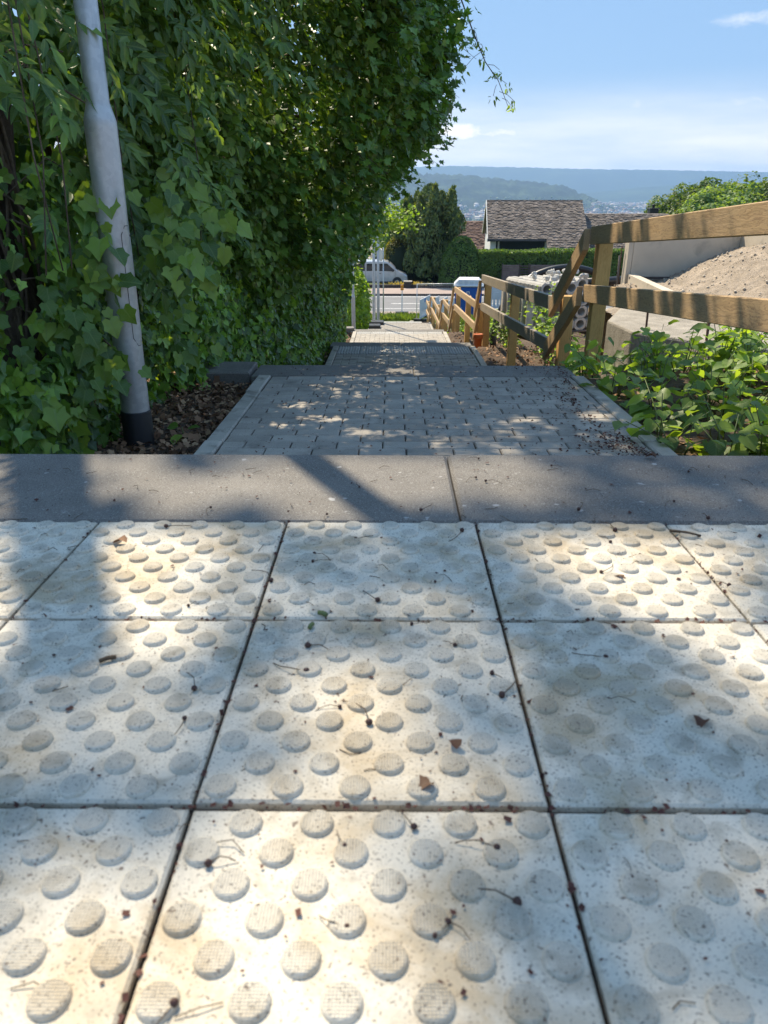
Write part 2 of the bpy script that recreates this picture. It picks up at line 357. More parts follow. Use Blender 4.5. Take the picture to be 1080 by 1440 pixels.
MT['back'] = leaf_mat('shade leaf', [(0.03, 0.075, 0.021), (0.051, 0.118, 0.027), (0.072, 0.152, 0.034)], 0.3, 0.45)
MT['bright'] = leaf_mat('fresh shrub leaf', [(0.10, 0.19, 0.022), (0.15, 0.26, 0.03), (0.20, 0.32, 0.045), (0.23, 0.34, 0.06)], 0.5, 0.5)
MT['weed'] = leaf_mat('weed leaf', [(0.116, 0.194, 0.045), (0.155, 0.249, 0.05), (0.198, 0.315, 0.056), (0.303, 0.444, 0.069)], 0.45, 0.42, veins=0.45)
MT['weedlight'] = leaf_mat('young weed leaf', [(0.12, 0.22, 0.035), (0.17, 0.29, 0.045), (0.21, 0.33, 0.06)], 0.5, 0.45, veins=0.45)
MT['stem'] = flat_mat('green stem', (0.12, 0.16, 0.05), 0.6)
MT['dry'] = leaf_mat('dry leaf', [(0.085, 0.04, 0.025), (0.14, 0.07, 0.04), (0.20, 0.12, 0.07)], 0.2, 0.7, (1.5, 1.1, 0.7))
MT['chip'] = leaf_mat('bark mulch', [(0.104, 0.056, 0.032), (0.197, 0.104, 0.056), (0.302, 0.17, 0.096), (0.464, 0.3, 0.176)], 0.0, 0.9)
MT['petal'] = leaf_mat('red brown litter', [(0.05, 0.02, 0.018), (0.085, 0.030, 0.025), (0.12, 0.05, 0.035)], 0.1, 0.8)
MT['berry'] = flat_mat('dried berry', (0.055, 0.022, 0.016), 0.5)
MT['concrete'] = rough_mat('precast concrete', (0.60, 0.53, 0.435), 0.13, 2.2, 0.88, 0.35, 0.003, 150, speck=[(90, 0.71, (0.16, 0.13, 0.10), 0.6)], dirt=((0.33, 0.30, 0.25), 3, 0.56, 0.5))
MT['roughconc'] = rough_mat('rough cast concrete', (0.36, 0.325, 0.275), 0.35, 6, 0.95, 0.9, 0.015, 60, speck=[(70, 0.64, (0.10, 0.085, 0.07), 0.7)])
MT['gravel'] = rough_mat('sandy gravel', (0.37, 0.305, 0.24), 0.4, 5, 0.95, 1.0, 0.02, 55, speck=[(80, 0.60, (0.17, 0.14, 0.11), 0.8)])
MT['stone'] = leaf_mat('gravel stone', [(0.36, 0.31, 0.25), (0.46, 0.40, 0.33), (0.58, 0.52, 0.44)], 0.0, 0.9)
MT['rust'] = rough_mat('rusty steel', (0.085, 0.045, 0.03), 0.5, 40, 0.85, 0.5, 0.002, 200)
MT['block'] = rough_mat('light grey block concrete', (0.50, 0.49, 0.47), 0.2, 9, 0.92, 0.6, 0.006, 90, objvar=0.08)
MT['pipe'] = flat_mat('black pipe', (0.03, 0.031, 0.034), 0.38)
MT['orange'] = flat_mat('orange plastic', (0.55, 0.13, 0.03), 0.5)
MT['lampglass'] = flat_mat('amber lamp', (0.85, 0.30, 0.03), 0.3)
MT['white'] = flat_mat('white plastic', (0.76, 0.77, 0.78), 0.5)
MT['barrier'] = flat_mat('white barrier plastic', (0.66, 0.68, 0.72), 0.55)
MT['blue'] = flat_mat('blue plastic', (0.012, 0.105, 0.42), 0.45)
MT['bluelogo'] = flat_mat('blue print', (0.06, 0.20, 0.50), 0.5)
MT['asphalt'] = rough_mat('asphalt', (0.20, 0.20, 0.205), 0.15, 0.8, 0.9, 0.3, 0.004, 60)
MT['paint'] = flat_mat('road paint', (0.72, 0.72, 0.70), 0.7)
MT['paving'] = rough_mat('pinkish pavement', (0.36, 0.285, 0.25), 0.15, 1.2, 0.92, 0.3, 0.004, 30)
MT['lowwall'] = rough_mat('dark low wall', (0.055, 0.045, 0.042), 0.4, 2, 0.9, 0.6, 0.02, 14)
MT['van'] = flat_mat('silver van paint', (0.60, 0.63, 0.68), 0.3, 0.35, 0.5, 0.5)
MT['glass'] = flat_mat('dark window glass', (0.02, 0.03, 0.04), 0.05, 0.0, 0.6)
MT['tyre'] = flat_mat('tyre rubber', (0.02, 0.02, 0.02), 0.8)
MT['rim'] = flat_mat('wheel rim', (0.35, 0.36, 0.37), 0.35, 0.8)
MT['bumper'] = flat_mat('dark bumper', (0.04, 0.042, 0.045), 0.6)
MT['lightglass'] = flat_mat('headlight glass', (0.6, 0.62, 0.65), 0.12)
MT['roof'] = leaf_mat('roof tile', [(0.13, 0.108, 0.096), (0.165, 0.137, 0.12), (0.19, 0.16, 0.14), (0.22, 0.185, 0.165)], 0.0, 0.85)
MT['roofred'] = leaf_mat('brown roof tile', [(0.12, 0.07, 0.05), (0.17, 0.10, 0.075), (0.22, 0.14, 0.11)], 0.0, 0.85)
MT['render'] = rough_mat('white render', (0.70, 0.69, 0.66), 0.08, 1, 0.9, 0.1, 0.003, 20)
MT['darkwood'] = rough_mat('dark stained boards', (0.075, 0.06, 0.055), 0.3, 3, 0.85, 0.4, 0.005, 30)
MT['greywood'] = rough_mat('grey brown boards', (0.15, 0.125, 0.115), 0.3, 3, 0.85, 0.4, 0.005, 30)
MT['darkmetal'] = flat_mat('dark metal', (0.035, 0.035, 0.037), 0.5, 0.3)
MT['hedgefar'] = leaf_mat('clipped hedge', [(0.066, 0.132, 0.022), (0.094, 0.171, 0.029), (0.132, 0.22, 0.04)], 0.35, 0.55)
MT['bush'] = leaf_mat('dark clipped bush', [(0.068, 0.135, 0.027), (0.095, 0.176, 0.032), (0.135, 0.223, 0.041)], 0.3, 0.55)
MT['goldbush'] = leaf_mat('golden olive leaf', [(0.07, 0.09, 0.02), (0.11, 0.13, 0.028), (0.17, 0.17, 0.035), (0.20, 0.18, 0.04)], 0.35, 0.55)
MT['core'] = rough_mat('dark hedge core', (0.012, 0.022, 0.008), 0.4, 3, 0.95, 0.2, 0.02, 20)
MT['conifer'] = leaf_mat('conifer spray', [(0.053, 0.095, 0.034), (0.085, 0.135, 0.043), (0.138, 0.192, 0.053), (0.205, 0.237, 0.078)], 0.2, 0.6)
MT['fartree'] = leaf_mat('tree leaf mass', [(0.050, 0.095, 0.020), (0.072, 0.13, 0.026), (0.10, 0.165, 0.036), (0.13, 0.19, 0.05)], 0.35, 0.6)
MT['palefar'] = leaf_mat('pale tree leaf mass', [(0.11, 0.19, 0.05), (0.15, 0.24, 0.065), (0.19, 0.28, 0.09)], 0.4, 0.6)
MT['grass'] = leaf_mat('grass blade', [(0.075, 0.135, 0.028), (0.11, 0.18, 0.035), (0.16, 0.22, 0.06)], 0.4, 0.6)
MT['straw'] = leaf_mat('straw grass', [(0.30, 0.25, 0.12), (0.40, 0.33, 0.17), (0.22, 0.22, 0.08)], 0.4, 0.7)
MT['townwall'] = leaf_mat('town house wall', [(0.5, 0.48, 0.44), (0.72, 0.70, 0.66), (0.8, 0.79, 0.77)], 0.0, 0.9)
MT['townroof'] = leaf_mat('town house roof', [(0.12, 0.09, 0.08), (0.20, 0.13, 0.11), (0.32, 0.29, 0.27), (0.45, 0.44, 0.43)], 0.0, 0.9)
def terrain_mat():
    m, nt = M_('terrain'); n = NT(nt); co = n.coord('pos'); sx = n.nd('ShaderNodeSeparateXYZ'); n.L.new(co, sx.inputs[0])
    near = n.ramp(n.math('ADD', n.math('MULTIPLY', n.noise(co, 3, 6, 0.65), 0.6), n.math('MULTIPLY', n.noise(co, 45, 4, 0.65), 0.4)), [(0.3, (0.055, 0.037, 0.027)), (0.55, (0.12, 0.085, 0.06)), (0.72, (0.22, 0.17, 0.125))])
    far = n.ramp(n.noise(co, 0.012, 7, 0.62), [(0.35, (0.035, 0.065, 0.022)), (0.5, (0.06, 0.10, 0.03)), (0.62, (0.12, 0.16, 0.055)), (0.75, (0.16, 0.17, 0.09))])
    gr = n.ramp(n.noise(co, 2, 5), [(0.3, (0.05, 0.08, 0.025)), (0.7, (0.11, 0.14, 0.045))])
    c1 = n.mix(n.maprange(sx.outputs[1], 24, 38, 0, 1), near, gr); c2 = n.mix(n.maprange(sx.outputs[1], 90, 300, 0, 1), c1, far)
    n.pbr(c2, 0.95, 0, n.bump(n.noise(co, 40, 5), 0.8, 0.02), 0.2); return m
MT['terrain'] = terrain_mat()
def hill_mat(name, a, b, c, sc=0.012):
    m, nt = M_(name); n = NT(nt); co = n.coord('pos')
    t = n.math('ADD', n.math('MULTIPLY', n.noise(co, sc * 0.25, 6, 0.6), 0.7), n.math('MULTIPLY', n.noise(co, sc * 3, 4, 0.6), 0.3))
    n.pbr(n.ramp(t, [(0.38, a), (0.52, b), (0.62, c)]), 0.95, 0, None, 0.1); return m
MT['hillfar'] = hill_mat('far wooded ridge', (0.02, 0.04, 0.017), (0.03, 0.055, 0.022), (0.05, 0.08, 0.03))
MT['hillmid'] = hill_mat('wooded hill', (0.006, 0.014, 0.008), (0.022, 0.042, 0.017), (0.065, 0.095, 0.04), 0.03)

# ------------------------------------------------------------------ ground profiles
SL = 0.032                                                       # fall of the landings
L2Y, L2Z = 2.10, -0.995                                          # where each landing starts
L3Y, L3Z = 6.19, -1.934
L4Y, L4Z = 12.22, -2.735
L5Y, L5Z = 17.50, -3.515
L6Y, L6Z = 21.40, -4.245
GY = [-40, -6, 1.38, 1.47, 1.9, 4.9, 6.3, 10.9, 12.3, 16.5, 17.7, 20.4, 21.5, 27.0, 29.0, 44.5, 47.2, 59, 62, 75, 100, 300, 700, 1600, 3000, 12000]
GZ = [0.3, -0.55, -0.72, -1.06, -1.06, -1.16, -1.98, -2.15, -2.80, -2.92, -3.58, -3.68, -4.32, -4.52, -4.85, -7.25, -7.45, -7.45, -7.5, -8.3, -11, -32, -66, -98, -108, -108]
def ground(X, Y):
    X = np.asarray(X, float); Y = np.asarray(Y, float)
    z = np.interp(Y, GY, GZ)
    inside = (X > -0.86) & (X < 1.24) & (Y < 28)
    z = z - np.where(inside & (Y > 1.4), 0.14, 0.0)
    z = z + np.where((Y > 1.45) & (Y < 27), np.clip((X - 1.35) / 1.2, 0, 1) * 0.10 * np.clip((8 - Y) / 3, 0, 1), 0)
    z = z + np.where((Y > 1.45) & (X < -0.95) & (Y < 30), np.clip((-0.95 - X) / 1.5, 0, 1) * 0.10, 0)
    return z
def make_terrain():
    ys = np.concatenate([np.arange(-30, 1.3, 1.5), np.array([1.3, 1.37, 1.46, 1.55]), np.arange(1.7, 30, 0.18), np.arange(30, 80, 1.0), np.geomspace(80, 9250, 90)])
    xh = np.concatenate([np.arange(0, 7, 0.16), np.geomspace(7, 5300, 46)]); xs = np.concatenate([-xh[:0:-1], xh])
    Xg, Yg = np.meshgrid(xs, ys); Z = ground(Xg, Yg)
    P = np.stack([Xg.ravel(), Yg.ravel(), Z.ravel()], 1)
    P[:, 2] += np.where((P[:, 1] > 1.5), wob(P * np.array([1, 1, 0]), 3.0, 3) * 0.015, 0)
    nx, ny = len(xs), len(ys); i = np.arange((ny - 1) * nx).reshape(ny - 1, nx)[:, :-1].ravel()
    F = np.stack([i, i + 1, i + nx + 1, i + nx], 1)
    me = fast_mesh('ground', P, F, MT['terrain'], True); o = bpy.data.objects.new('ground', me); link(o)
    tag(o, 'brown soil and grass ground sloping down into the valley', None, None, 'structure')
make_terrain()

def ridge(name, label, Yc, Wd, crest, base, mat, jit, step, seed):
    px = np.array([c[0] for c in crest], float); cx = []; cz = []
    for a, b in crest:
        p = at(a, b, Yc); cx.append(p[0]); cz.append(p[2])
    xs = np.arange(-5250, 5251, step); ys = np.linspace(Yc - Wd, min(Yc + Wd * 0.7, 9300), 40)
    Xg, Yg = np.meshgrid(xs, ys); top = np.interp(Xg, cx, cz)
    t = np.clip(1 - np.abs(Yg - Yc) / np.where(Yg < Yc, Wd, Wd * 0.72), 0, 1); t = t * t * (3 - 2 * t)
    P = np.stack([Xg.ravel(), Yg.ravel(), (base + (top - base) * t).ravel()], 1)
    tt = t.ravel(); P[:, 2] += tt * (wob(P * np.array([1, 1, 0]), 0.004, seed) * 12 * np.minimum(1, (1.2 - tt) * 3))
    P[:, 2] += np.random.default_rng(seed).uniform(-jit, jit, len(P)) * np.minimum(1, tt * 4)
    nx, ny = len(xs), len(ys); i = np.arange((ny - 1) * nx).reshape(ny - 1, nx)[:, :-1].ravel()
    F = np.stack([i, i + 1, i + nx + 1, i + nx], 1)
    me = fast_mesh(name, P, F, mat); o = bpy.data.objects.new(name, me); link(o); tag(o, label, None, None, 'structure')
    return lambda X, Y: base + (np.interp(X, cx, cz) - base) * (lambda q: q*q*(3-2*q))(np.clip(1 - np.abs(Y - Yc) / np.where(Y < Yc, Wd, Wd*0.72), 0, 1))
ridge('hill', 'long far blue ridge along the whole horizon', 8200, 1300, [(-600, 240), (400, 238), (560, 236), (590, 234), (640, 233), (690, 234.5), (760, 236), (850, 238), (1000, 240.5), (1080, 242), (1700, 246)], -108, MT['hillfar'], 4, 30, 1)
ridge('hill', 'low hazy hill range right of the valley, before the far ridge', 6500, 900, [(-600, 262), (560, 262), (760, 268), (820, 272), (860, 268), (900, 263), (980, 259), (1080, 257), (1700, 257)], -108, MT['hillfar'], 4, 30, 2)
midhill = ridge('hill', 'darker wooded hill on the left ending in a steep nose', 4300, 1250, [(-600, 246), (400, 248), (560, 247), (600, 245), (650, 247), (690, 251), (730, 256), (765, 259), (790, 264), (803, 271), (813, 281), (830, 291), (1700, 293)], -108, MT['hillmid'], 11, 18, 3)

# ------------------------------------------------------------------ terrace of tactile tiles
TS = 0.0245; TILE = 0.302
terrace = structure('terrace_paving', 'paving of white tactile tiles with round studs at the head of the stairs', (0, 0, -0.465), (-atan(TS), 0, 0))
def tile_mesh():
    mb = MB(); h = TILE / 2 - 0.0022
    mb.box((-h, -h, -0.05), (h, h, 0), 0.0025, 0, True)
    prof = [(0.0140, -0.0002), (0.0135, 0.0018), (0.0127, 0.0034), (0.0119, 0.0041), (0.0110, 0.0043)]
    seg = 24
    for j in range(10):
        for i in range(5):
            u = (i + (0.75 if j % 2 == 0 else 0.25)) / 5; v = 1 - (j + 0.5) / 10
            cx, cy = (u - 0.5) * TILE * 0.965, (v - 0.5) * TILE * 0.975
            vs = []; fs = []
            for (r, z) in prof:
                for k in range(seg): vs.append((cx + r*cos(2*pi*k/seg), cy + r*sin(2*pi*k/seg), z))
            for q in range(len(prof)-1):
                for k in range(seg): fs.append((q*seg+k, q*seg+(k+1)%seg, (q+1)*seg+(k+1)%seg, (q+1)*seg+k))
            fs.append(tuple((len(prof)-1)*seg+k for k in range(seg)))
            mb.add(vs, fs, 0, False)
            for q in range(seg * 3): mb.sm[-2 - q] = True
    me = mb.mesh('tactile_tile'); me.materials.append(MT['tile']); return me
tm = tile_mesh()
for r in range(6):
    for c in range(8):
        x = -1.372 + (c + 0.5) * TILE + 0.151 * 0 ; y = 1.0785 - (r + 0.5) * 0.3045
        x = -0.015 + (c - 4) * TILE
        o = mesh_obj('tactile_tile', tm, terrace, (x, y, random.uniform(-0.0008, 0.0008)), (random.uniform(-.002, .002), random.uniform(-.002, .002), random.uniform(-.0025, .0025)))
b = MB().box((-4.5, -3.5, -0.30), (4.5, 1.08, -0.009)); b.build('bedding', MT['joint'], terrace)
# dark step blocks
stairs = structure('stairs', 'stair flights of dark concrete block steps')
def block_mesh(w, d, h):
    me = MB().box((0, 0, -h), (w, d, 0), 0.006).mesh('step_block'); me.materials.append(MT['slab']); return me
bm_a = block_mesh(1.009, 0.352, 0.162)
def flight(y0, z0, n, run, rise, x0=-0.868, w=1.012, first_d=0.352, count=2, slope=SL):
    for k in range(n):
        me = bm_a if (w == 1.012) else block_mesh(w - 0.003, 0.352, 0.162)
        for c in range(count):
            o = mesh_obj('step_block', me, stairs, (x0 + c * w, y0 + k * run, z0 - k * rise + random.uniform(-.001, .001)), (-atan(slope), 0, random.uniform(-.001, .001)))
flight(1.082, -0.4925, 1, 0.33, 0.165, x0=-0.884, slope=TS, w=1.0, count=2)
flight(1.082 + 0.335, -0.662, 2, 0.335, 0.165, x0=-0.884, w=1.0)
EDGE = {2: (4.88, L2Z - SL*(4.88-L2Y)), 3: (10.90, L3Z - SL*(10.90-L3Y)), 4: (16.5, L4Z - SL*(16.5-L4Y)), 5: (20.40, L5Z - SL*(20.40-L5Y))}
flight(EDGE[2][0] - 0.352, EDGE[2][1] + SL*0.352, 5, 0.33, 0.170)
flight(EDGE[3][0] - 0.352, EDGE[3][1] + SL*0.352, 4, 0.33, 0.1615)
flight(EDGE[4][0] - 0.352, EDGE[4][1] + SL*0.352, 4, 0.27, 0.160)
flight(EDGE[5][0] - 0.352, EDGE[5][1] + SL*0.352, 4, 0.27, 0.160)

# ------------------------------------------------------------------ landings of grey pavers
def paver_mesh():
    me = MB().box((-0.0975, -0.0475, -0.06), (0.0975, 0.0475, 0), 0.005, 0, True).mesh('paver'); me.materials.append(MT['paver']); return me
pm = paver_mesh()
def rib_mesh():
    mb = MB().box((-0.149, -0.149, -0.06), (0.149, 0.149, -0.004))
    for k in range(8):
        x = -0.149 + 0.037 * k + 0.012; mb.box((x, -0.147, -0.004), (x + 0.019, 0.147, 0.0035), 0.003, 0, True)
    me = mb.mesh('ribbed_tile'); me.materials.append(MT['rib']); return me
rm = rib_mesh()
kerb_me = MB().box((-0.04, 0.003, -0.2), (0.04, 0.997, 0.006), 0.007).mesh('kerb_stone'); kerb_me.materials.append(MT['kerb'])
def landing(label, y0, z0, y1, xr=1.105, singles_from=-1, ribs=0.0):
    st = structure('paved_landing', label, (0, y0, z0), (-atan(SL), 0, 0)); Ln = y1 - y0
    bed = MB().box((-0.75, 0.004, -0.13), (xr + 0.02, Ln - 0.004, -0.010)); bed.build('bedding', MT['joint'], st)
    xl = -0.735; far = MB(); y = 0.052; j = 0; yend = Ln - ribs
    while y + 0.048 <= yend:
        x = xl - (0.1 if j % 2 else 0.0)
        while x < xr - 0.02:
            a, b_ = max(x, xl), min(x + 0.2, xr)
            if b_ - a > 0.03:
                cx = (a + b_) / 2; sx = (b_ - a - 0.005) / 0.195; zz = random.uniform(-0.0018, 0.0018)
                if singles_from >= 0 and y >= singles_from:
                    mesh_obj('paver', pm, st, (cx, y, zz), (random.uniform(-.006, .006), random.uniform(-.004, .004), random.uniform(-.006, .006)), (sx, 1, 1))
                else:
                    far.box((a + .0025, y - .0475, -.06), (b_ - .0025, y + .0475, zz), 0.005, 0, True)
            x += 0.2
        y += 0.1005; j += 1
    if far.v: tag(far.build('paver', MT['paver'], st), None, None, None, 'stuff')
    if ribs:
        n = int(round(ribs / 0.3))
        for q in range(n):
            for k in range(6):
                mesh_obj('ribbed_tile', rm, st, (xl + 0.152 + k * 0.304, yend + 0.152 + q * 0.302, random.uniform(-.001, .001)))
    n = int(math.ceil(Ln))
    for k in range(n):
        ln = min(1.0, Ln - k)
        if ln < 0.1: continue
        for xx in (xl - 0.045, xr + 0.045):
            mesh_obj('kerb_stone', kerb_me, st, (xx + random.uniform(-.003, .003), k, random.uniform(-.003, .003)), (0, 0, random.uniform(-.002, .002)), (1, ln, 1))
    return st
landing('shaded landing of grey pavers below the top steps', L2Y, L2Z, EDGE[2][0] - 0.354, singles_from=0.0)
landing('second landing of grey pavers with a ribbed strip, at the tree shade edge', L3Y, L3Z, EDGE[3][0] - 0.354, singles_from=2.3, ribs=0.604)
landing('third landing of pale pavers lying in full sun', L4Y, L4Z, EDGE[4][0] - 0.354, ribs=0.304)
landing('fourth landing hidden behind the sunny one', L5Y, L5Z, EDGE[5][0] - 0.354)
landing('lowest landing in view, beside the lamp poles at the road end', L6Y, L6Z, 27.0, xr=1.33, ribs=0.304)

# ------------------------------------------------------------------ road, pavement, low wall
sheet = MB().box((-200, 47.7, -7.6), (200, 55.8, -7.30)).build('road', MT['asphalt']); tag(sheet, 'grey asphalt road crossing at the foot of the stairs', None, None, 'structure')
rl = MB()
rl.box((-200, 48.15, -7.3), (200, 48.30, -7.296)); rl.box((-200, 55.2, -7.3), (200, 55.35, -7.296)); rl.box((-200, 49.55, -7.3), (200, 49.67, -7.296))
for k in range(-30, 30): rl.box((k*6.0, 51.8, -7.3), (k*6.0+3.0, 51.95, -7.296))
tag(rl.build('road_marking', MT['paint'], sheet))
kb = structure('pavement', 'pinkish pavement along the far side of the road')
MB().box((-200, 55.8, -7.6), (200, 55.98, -7.17), 0.02).build('kerb', MT['lowwall'], kb)
MB().box((-200, 55.99, -7.6), (200, 59.3, -7.18)).build('slab', MT['paving'], kb)
kn = structure('pavement', 'pale near pavement strip before the road'); MB().box((-200, 46.6, -7.6), (200, 47.6, -7.2)).build('slab', MT['paving'], kn); MB().box((-200, 47.605, -7.6), (200, 47.695, -7.19)).build('kerb', MT['kerb'], kn)
lw = thing('low_wall', 'low dark stone wall along the pavement beyond the road', 'wall', (5, 59.4, -7.2))
for k in range(60):
    x = -28 + k * 0.9
    if 13.2 < x + 5 < 17: continue
    MB().box((x, 0, -0.3), (x + 0.88, 0.35, 0.24 + random.uniform(-.012, .012)), 0.015).build('stone', MT['lowwall'], lw)
MB().box((-4.0, -0.08, -0.3), (-3.45, 0.45, 0.46), 0.02).build('pillar', MT['lowwall'], lw)
MB().box((-4.06, -0.12, 0.462), (-3.39, 0.49, 0.52), 0.01).build('pillar_cap', MT['kerb'], lw)

# ------------------------------------------------------------------ leaf tools
def tri_fan(outline, cup=0.0):
    """outline in (x, y), stem at (0,0), tip at (0,1): triangle fan about a centre, halves folded up along the midrib"""
    vs = [(0.0, 0.42, -0.03)] + [(x, y, abs(x) * cup * (1.3 - 0.8 * y) - 0.22 * (y - 0.35) ** 2 + 0.05 * math.sin(9 * x + 5 * y)) for x, y in outline]
    n = len(outline); fs = [(0, 1 + i, 1 + (i + 1) % n) for i in range(n)]
    return np.array(vs, float), np.array(fs, int)
def mirror(half): return half + [(-x, y) for x, y in half[::-1] if abs(x) > 1e-6]
LV = {}
LV['ivy'] = tri_fan(mirror([(0, 0.10), (0.19, -0.03), (0.40, 0.04), (0.40, 0.26), (0.52, 0.46), (0.31, 0.60), (0.15, 0.82), (0, 1.0)]), 0.22)
LV['maple'] = tri_fan(mirror([(0, 0.04), (0.30, -0.02), (0.24, 0.18), (0.62, 0.30), (0.42, 0.50), (0.56, 0.80), (0.24, 0.66), (0, 1.06)]), 0.15)
LV['oval'] = tri_fan(mirror([(0, 0), (0.28, 0.12), (0.42, 0.42), (0.32, 0.74), (0, 1.0)]), 0.25)
LV['heart'] = tri_fan(mirror([(0, 0.05), (0.24, -0.05), (0.43, 0.14), (0.45, 0.42), (0.28, 0.74), (0, 1.05)]), 0.22)
LV['lance'] = tri_fan(mirror([(0, 0), (0.15, 0.2), (0.19, 0.48), (0.10, 0.8), (0, 1.05)]), 0.3)
LV['quad'] = (np.array([(-0.4, 0, 0), (0.4, 0, 0), (0.32, 1, 0.08), (-0.32, 1, 0.08)], float), np.array([(0, 1, 2), (0, 2, 3)]))
LV['chip'] = (np.array([(-0.5, 0, 0), (0.3, -0.1, 0.12), (0.5, 0.9, 0.05), (-0.3, 1.0, 0.2)], float), np.array([(0, 1, 2), (0, 2, 3)]))
_lm = {}
def leaf_me(shape, mat):
    k = (shape, mat.name)
    if k not in _lm:
        V, F = LV[shape]; _lm[k] = fast_mesh('leaf', V, F, mat, luv=V)
    return _lm[k]
def frames(Nn, tip):
    Nn = norm(Nn); tip = tip - (tip * Nn).sum(1, keepdims=True) * Nn; tip = norm(tip); side = np.cross(tip, Nn)
    return side, tip, Nn
def leaf_verts(P, side, tip, Nn, Sz, shape):
    V, F = LV[shape]; k = len(V)
    out = P[:, None, :] + Sz[:, None, None] * (V[None, :, 0:1] * side[:, None, :] + V[None, :, 1:2] * tip[:, None, :] + V[None, :, 2:3] * Nn[:, None, :])
    FF = F[None] + (np.arange(len(P)) * k)[:, None, None]
    return out.reshape(-1, 3), FF.reshape(-1, 3)
def foliage(root, P, Nn, tip, Sz, shape, mat, singles=300, stuff='foliage', front=None):
    """leaves of one plant: those that show largest are parts of their own, the rest one stuff part"""
    base = np.array(root.location); side, tip, Nn = frames(Nn, tip); n = len(P)
    px, py, d = proj(P); inside = (px > -5) & (px < 1085) & (py > -5) & (py < 1300) & (d > 0.1)
    w = np.where(inside, Sz / np.maximum(d, 0.1), 0)
    if front is not None: w = w * front
    idx = np.argsort(-w)[:singles]; idx = idx[w[idx] > 0]
    one = np.zeros(n, bool); one[idx] = True
    me = leaf_me(shape, mat)
    for i in idx:
        o = bpy.data.objects.new('leaf', me); C.objects.link(o); o.parent = root
        m = Matrix.Identity(4); s = float(Sz[i])
        for r in range(3):
            m[r][0] = side[i, r] * s; m[r][1] = tip[i, r] * s; m[r][2] = Nn[i, r] * s; m[r][3] = P[i, r] - base[r]
        o.matrix_basis = m
    rest = ~one
    if rest.any():
        V, F = leaf_verts(P[rest] - base, side[rest], tip[rest], Nn[rest], Sz[rest], shape)
        o = bpy.data.objects.new(stuff, fast_mesh(stuff, V, F, mat, luv=np.tile(LV[shape][0], (int(rest.sum()), 1)))); link(o, root); o['kind'] = 'stuff'

# ------------------------------------------------------------------ trees and climbers along the left side
BY = [1.5, 3, 4, 5, 7, 9, 12, 16]; BX = [-1.55, -1.33, -1.25, -1.12, -1.00, -0.92, -0.90, -0.90]
OH = [0, 1.0, 1.2, 1.5, 1.9, 2.2, 2.6, 3.2, 4.5, 6.0]; OX = [0, 0.0, 0.08, 0.25, 0.58, 0.92, 1.25, 1.36, 1.25, 0.8]
AY = [2.5, 4.0, 5.0, 6.2, 7.5, 9.0, 11, 13, 14.5]; AX = [0, 0.12, 0.35, 0.8, 1.0, 1.0, 0.8, 0.5, 0.15]
def gl(Y): return np.interp(Y, GY, GZ)
def surf(Y, z):
    return np.interp(Y, BY, BX) + np.interp(z - gl(Y), OH, OX) * np.interp(Y, AY, AX)
def lit_patch(P):
    """True for leaves that stand between the sun and one of the bright spots on the paving"""
    s = np.array(SDIR); keep = np.zeros(len(P), bool)
    t = (P[:, 2] + 0.480) / s[2]; gx = P[:, 0] - s[0] * t; gy = P[:, 1] - s[1] * t
    E = [(-0.383, 1.245, 0.10, 0.09), (-0.09, 1.29, 0.15, 0.15), (0.20, 1.33, 0.09, 0.10), (-0.618, 1.37, 0.14, 0.07), (-0.40, 0.925, 0.125, 0.12),
         (-0.344, 0.741, 0.09, 0.03), (0.33, 0.925, 0.125, 0.11), (0.40, 0.69, 0.045, 0.07), (-0.048, 0.525, 0.052, 0.062), (-0.235, 0.305, 0.03, 0.03), (-0.06, 0.40, 0.048, 0.05), (-0.09, 0.345, 0.06, 0.06), (-0.05, 0.27, 0.05, 0.07), (-0.12, 0.27, 0.05, 0.05)]
    for (x, y, a, b) in E: keep |= ((gx - x) / (a + 0.045))**2 + ((gy - y) / (b + 0.045))**2 < 1
    t = (P[:, 2] + 1.045) / s[2]; gx = P[:, 0] - s[0] * t; gy = P[:, 1] - s[1] * t
    for (x, y, a, b) in [(-0.52, 3.76, 0.10, 0.07), (-0.52, 3.34, 0.07, 0.05), (-0.1, 3.2, 0.10, 0.05), (-0.35, 3.48, 0.11, 0.06), (0.05, 4.72, 0.10, 0.06), (0.64, 3.49, 0.05, 0.05), (1.02, 3.55, 0.09, 0.08), (-0.18, 3.28, 0.06, 0.04), (0.15, 4.6, 0.06, 0.04)]:
        keep |= ((gx - x) / (a + 0.02))**2 + ((gy - y) / (b + 0.02))**2 < 1
    t = (P[:, 2] + 0.5) / s[2]; gx = P[:, 0] - s[0] * t; gy = P[:, 1] - s[1] * t      # gaps that let light streaks onto the fence and the weeds
    q = np.stack([gx, gy, 0 * gx], 1)
    keep |= (gx > 1.02) & (wob(q, 6.0, 21) > 0.03) & (gy < 9)
    return keep
def leaf_cloud(n, ylo, yhi, zfun, depth, dmax, seed, size, droop, out=(1.0, -0.25, 0.35), xnoise=0.16, nf=2.2, fine=0.6, air=0.0):
    r = np.random.default_rng(seed)
    Y = r.uniform(ylo, yhi, n); lo, hi = zfun(Y); z = lo + (hi - lo) * r.random(n)
    P = np.stack([np.zeros(n), Y, z], 1); d = np.minimum(r.exponential(depth, n), dmax)
    P[:, 0] = surf(Y, z) + wob(P, nf, seed) * xnoise + wob(P, nf * 3, seed + 1) * xnoise * fine + r.normal(size=n) * air - d
    Nn = np.array(out) + r.normal(size=(n, 3)) * 0.55
    tip = np.array([0.35, -0.1, -droop]) + r.normal(size=(n, 3)) * 0.55
    Sz = size * r.uniform(0.42, 1.3, n)
    return P, Nn, tip, Sz, d
def cull(P, *a):
    k = ~lit_patch(P); return (P[k],) + tuple(x[k] for x in a)
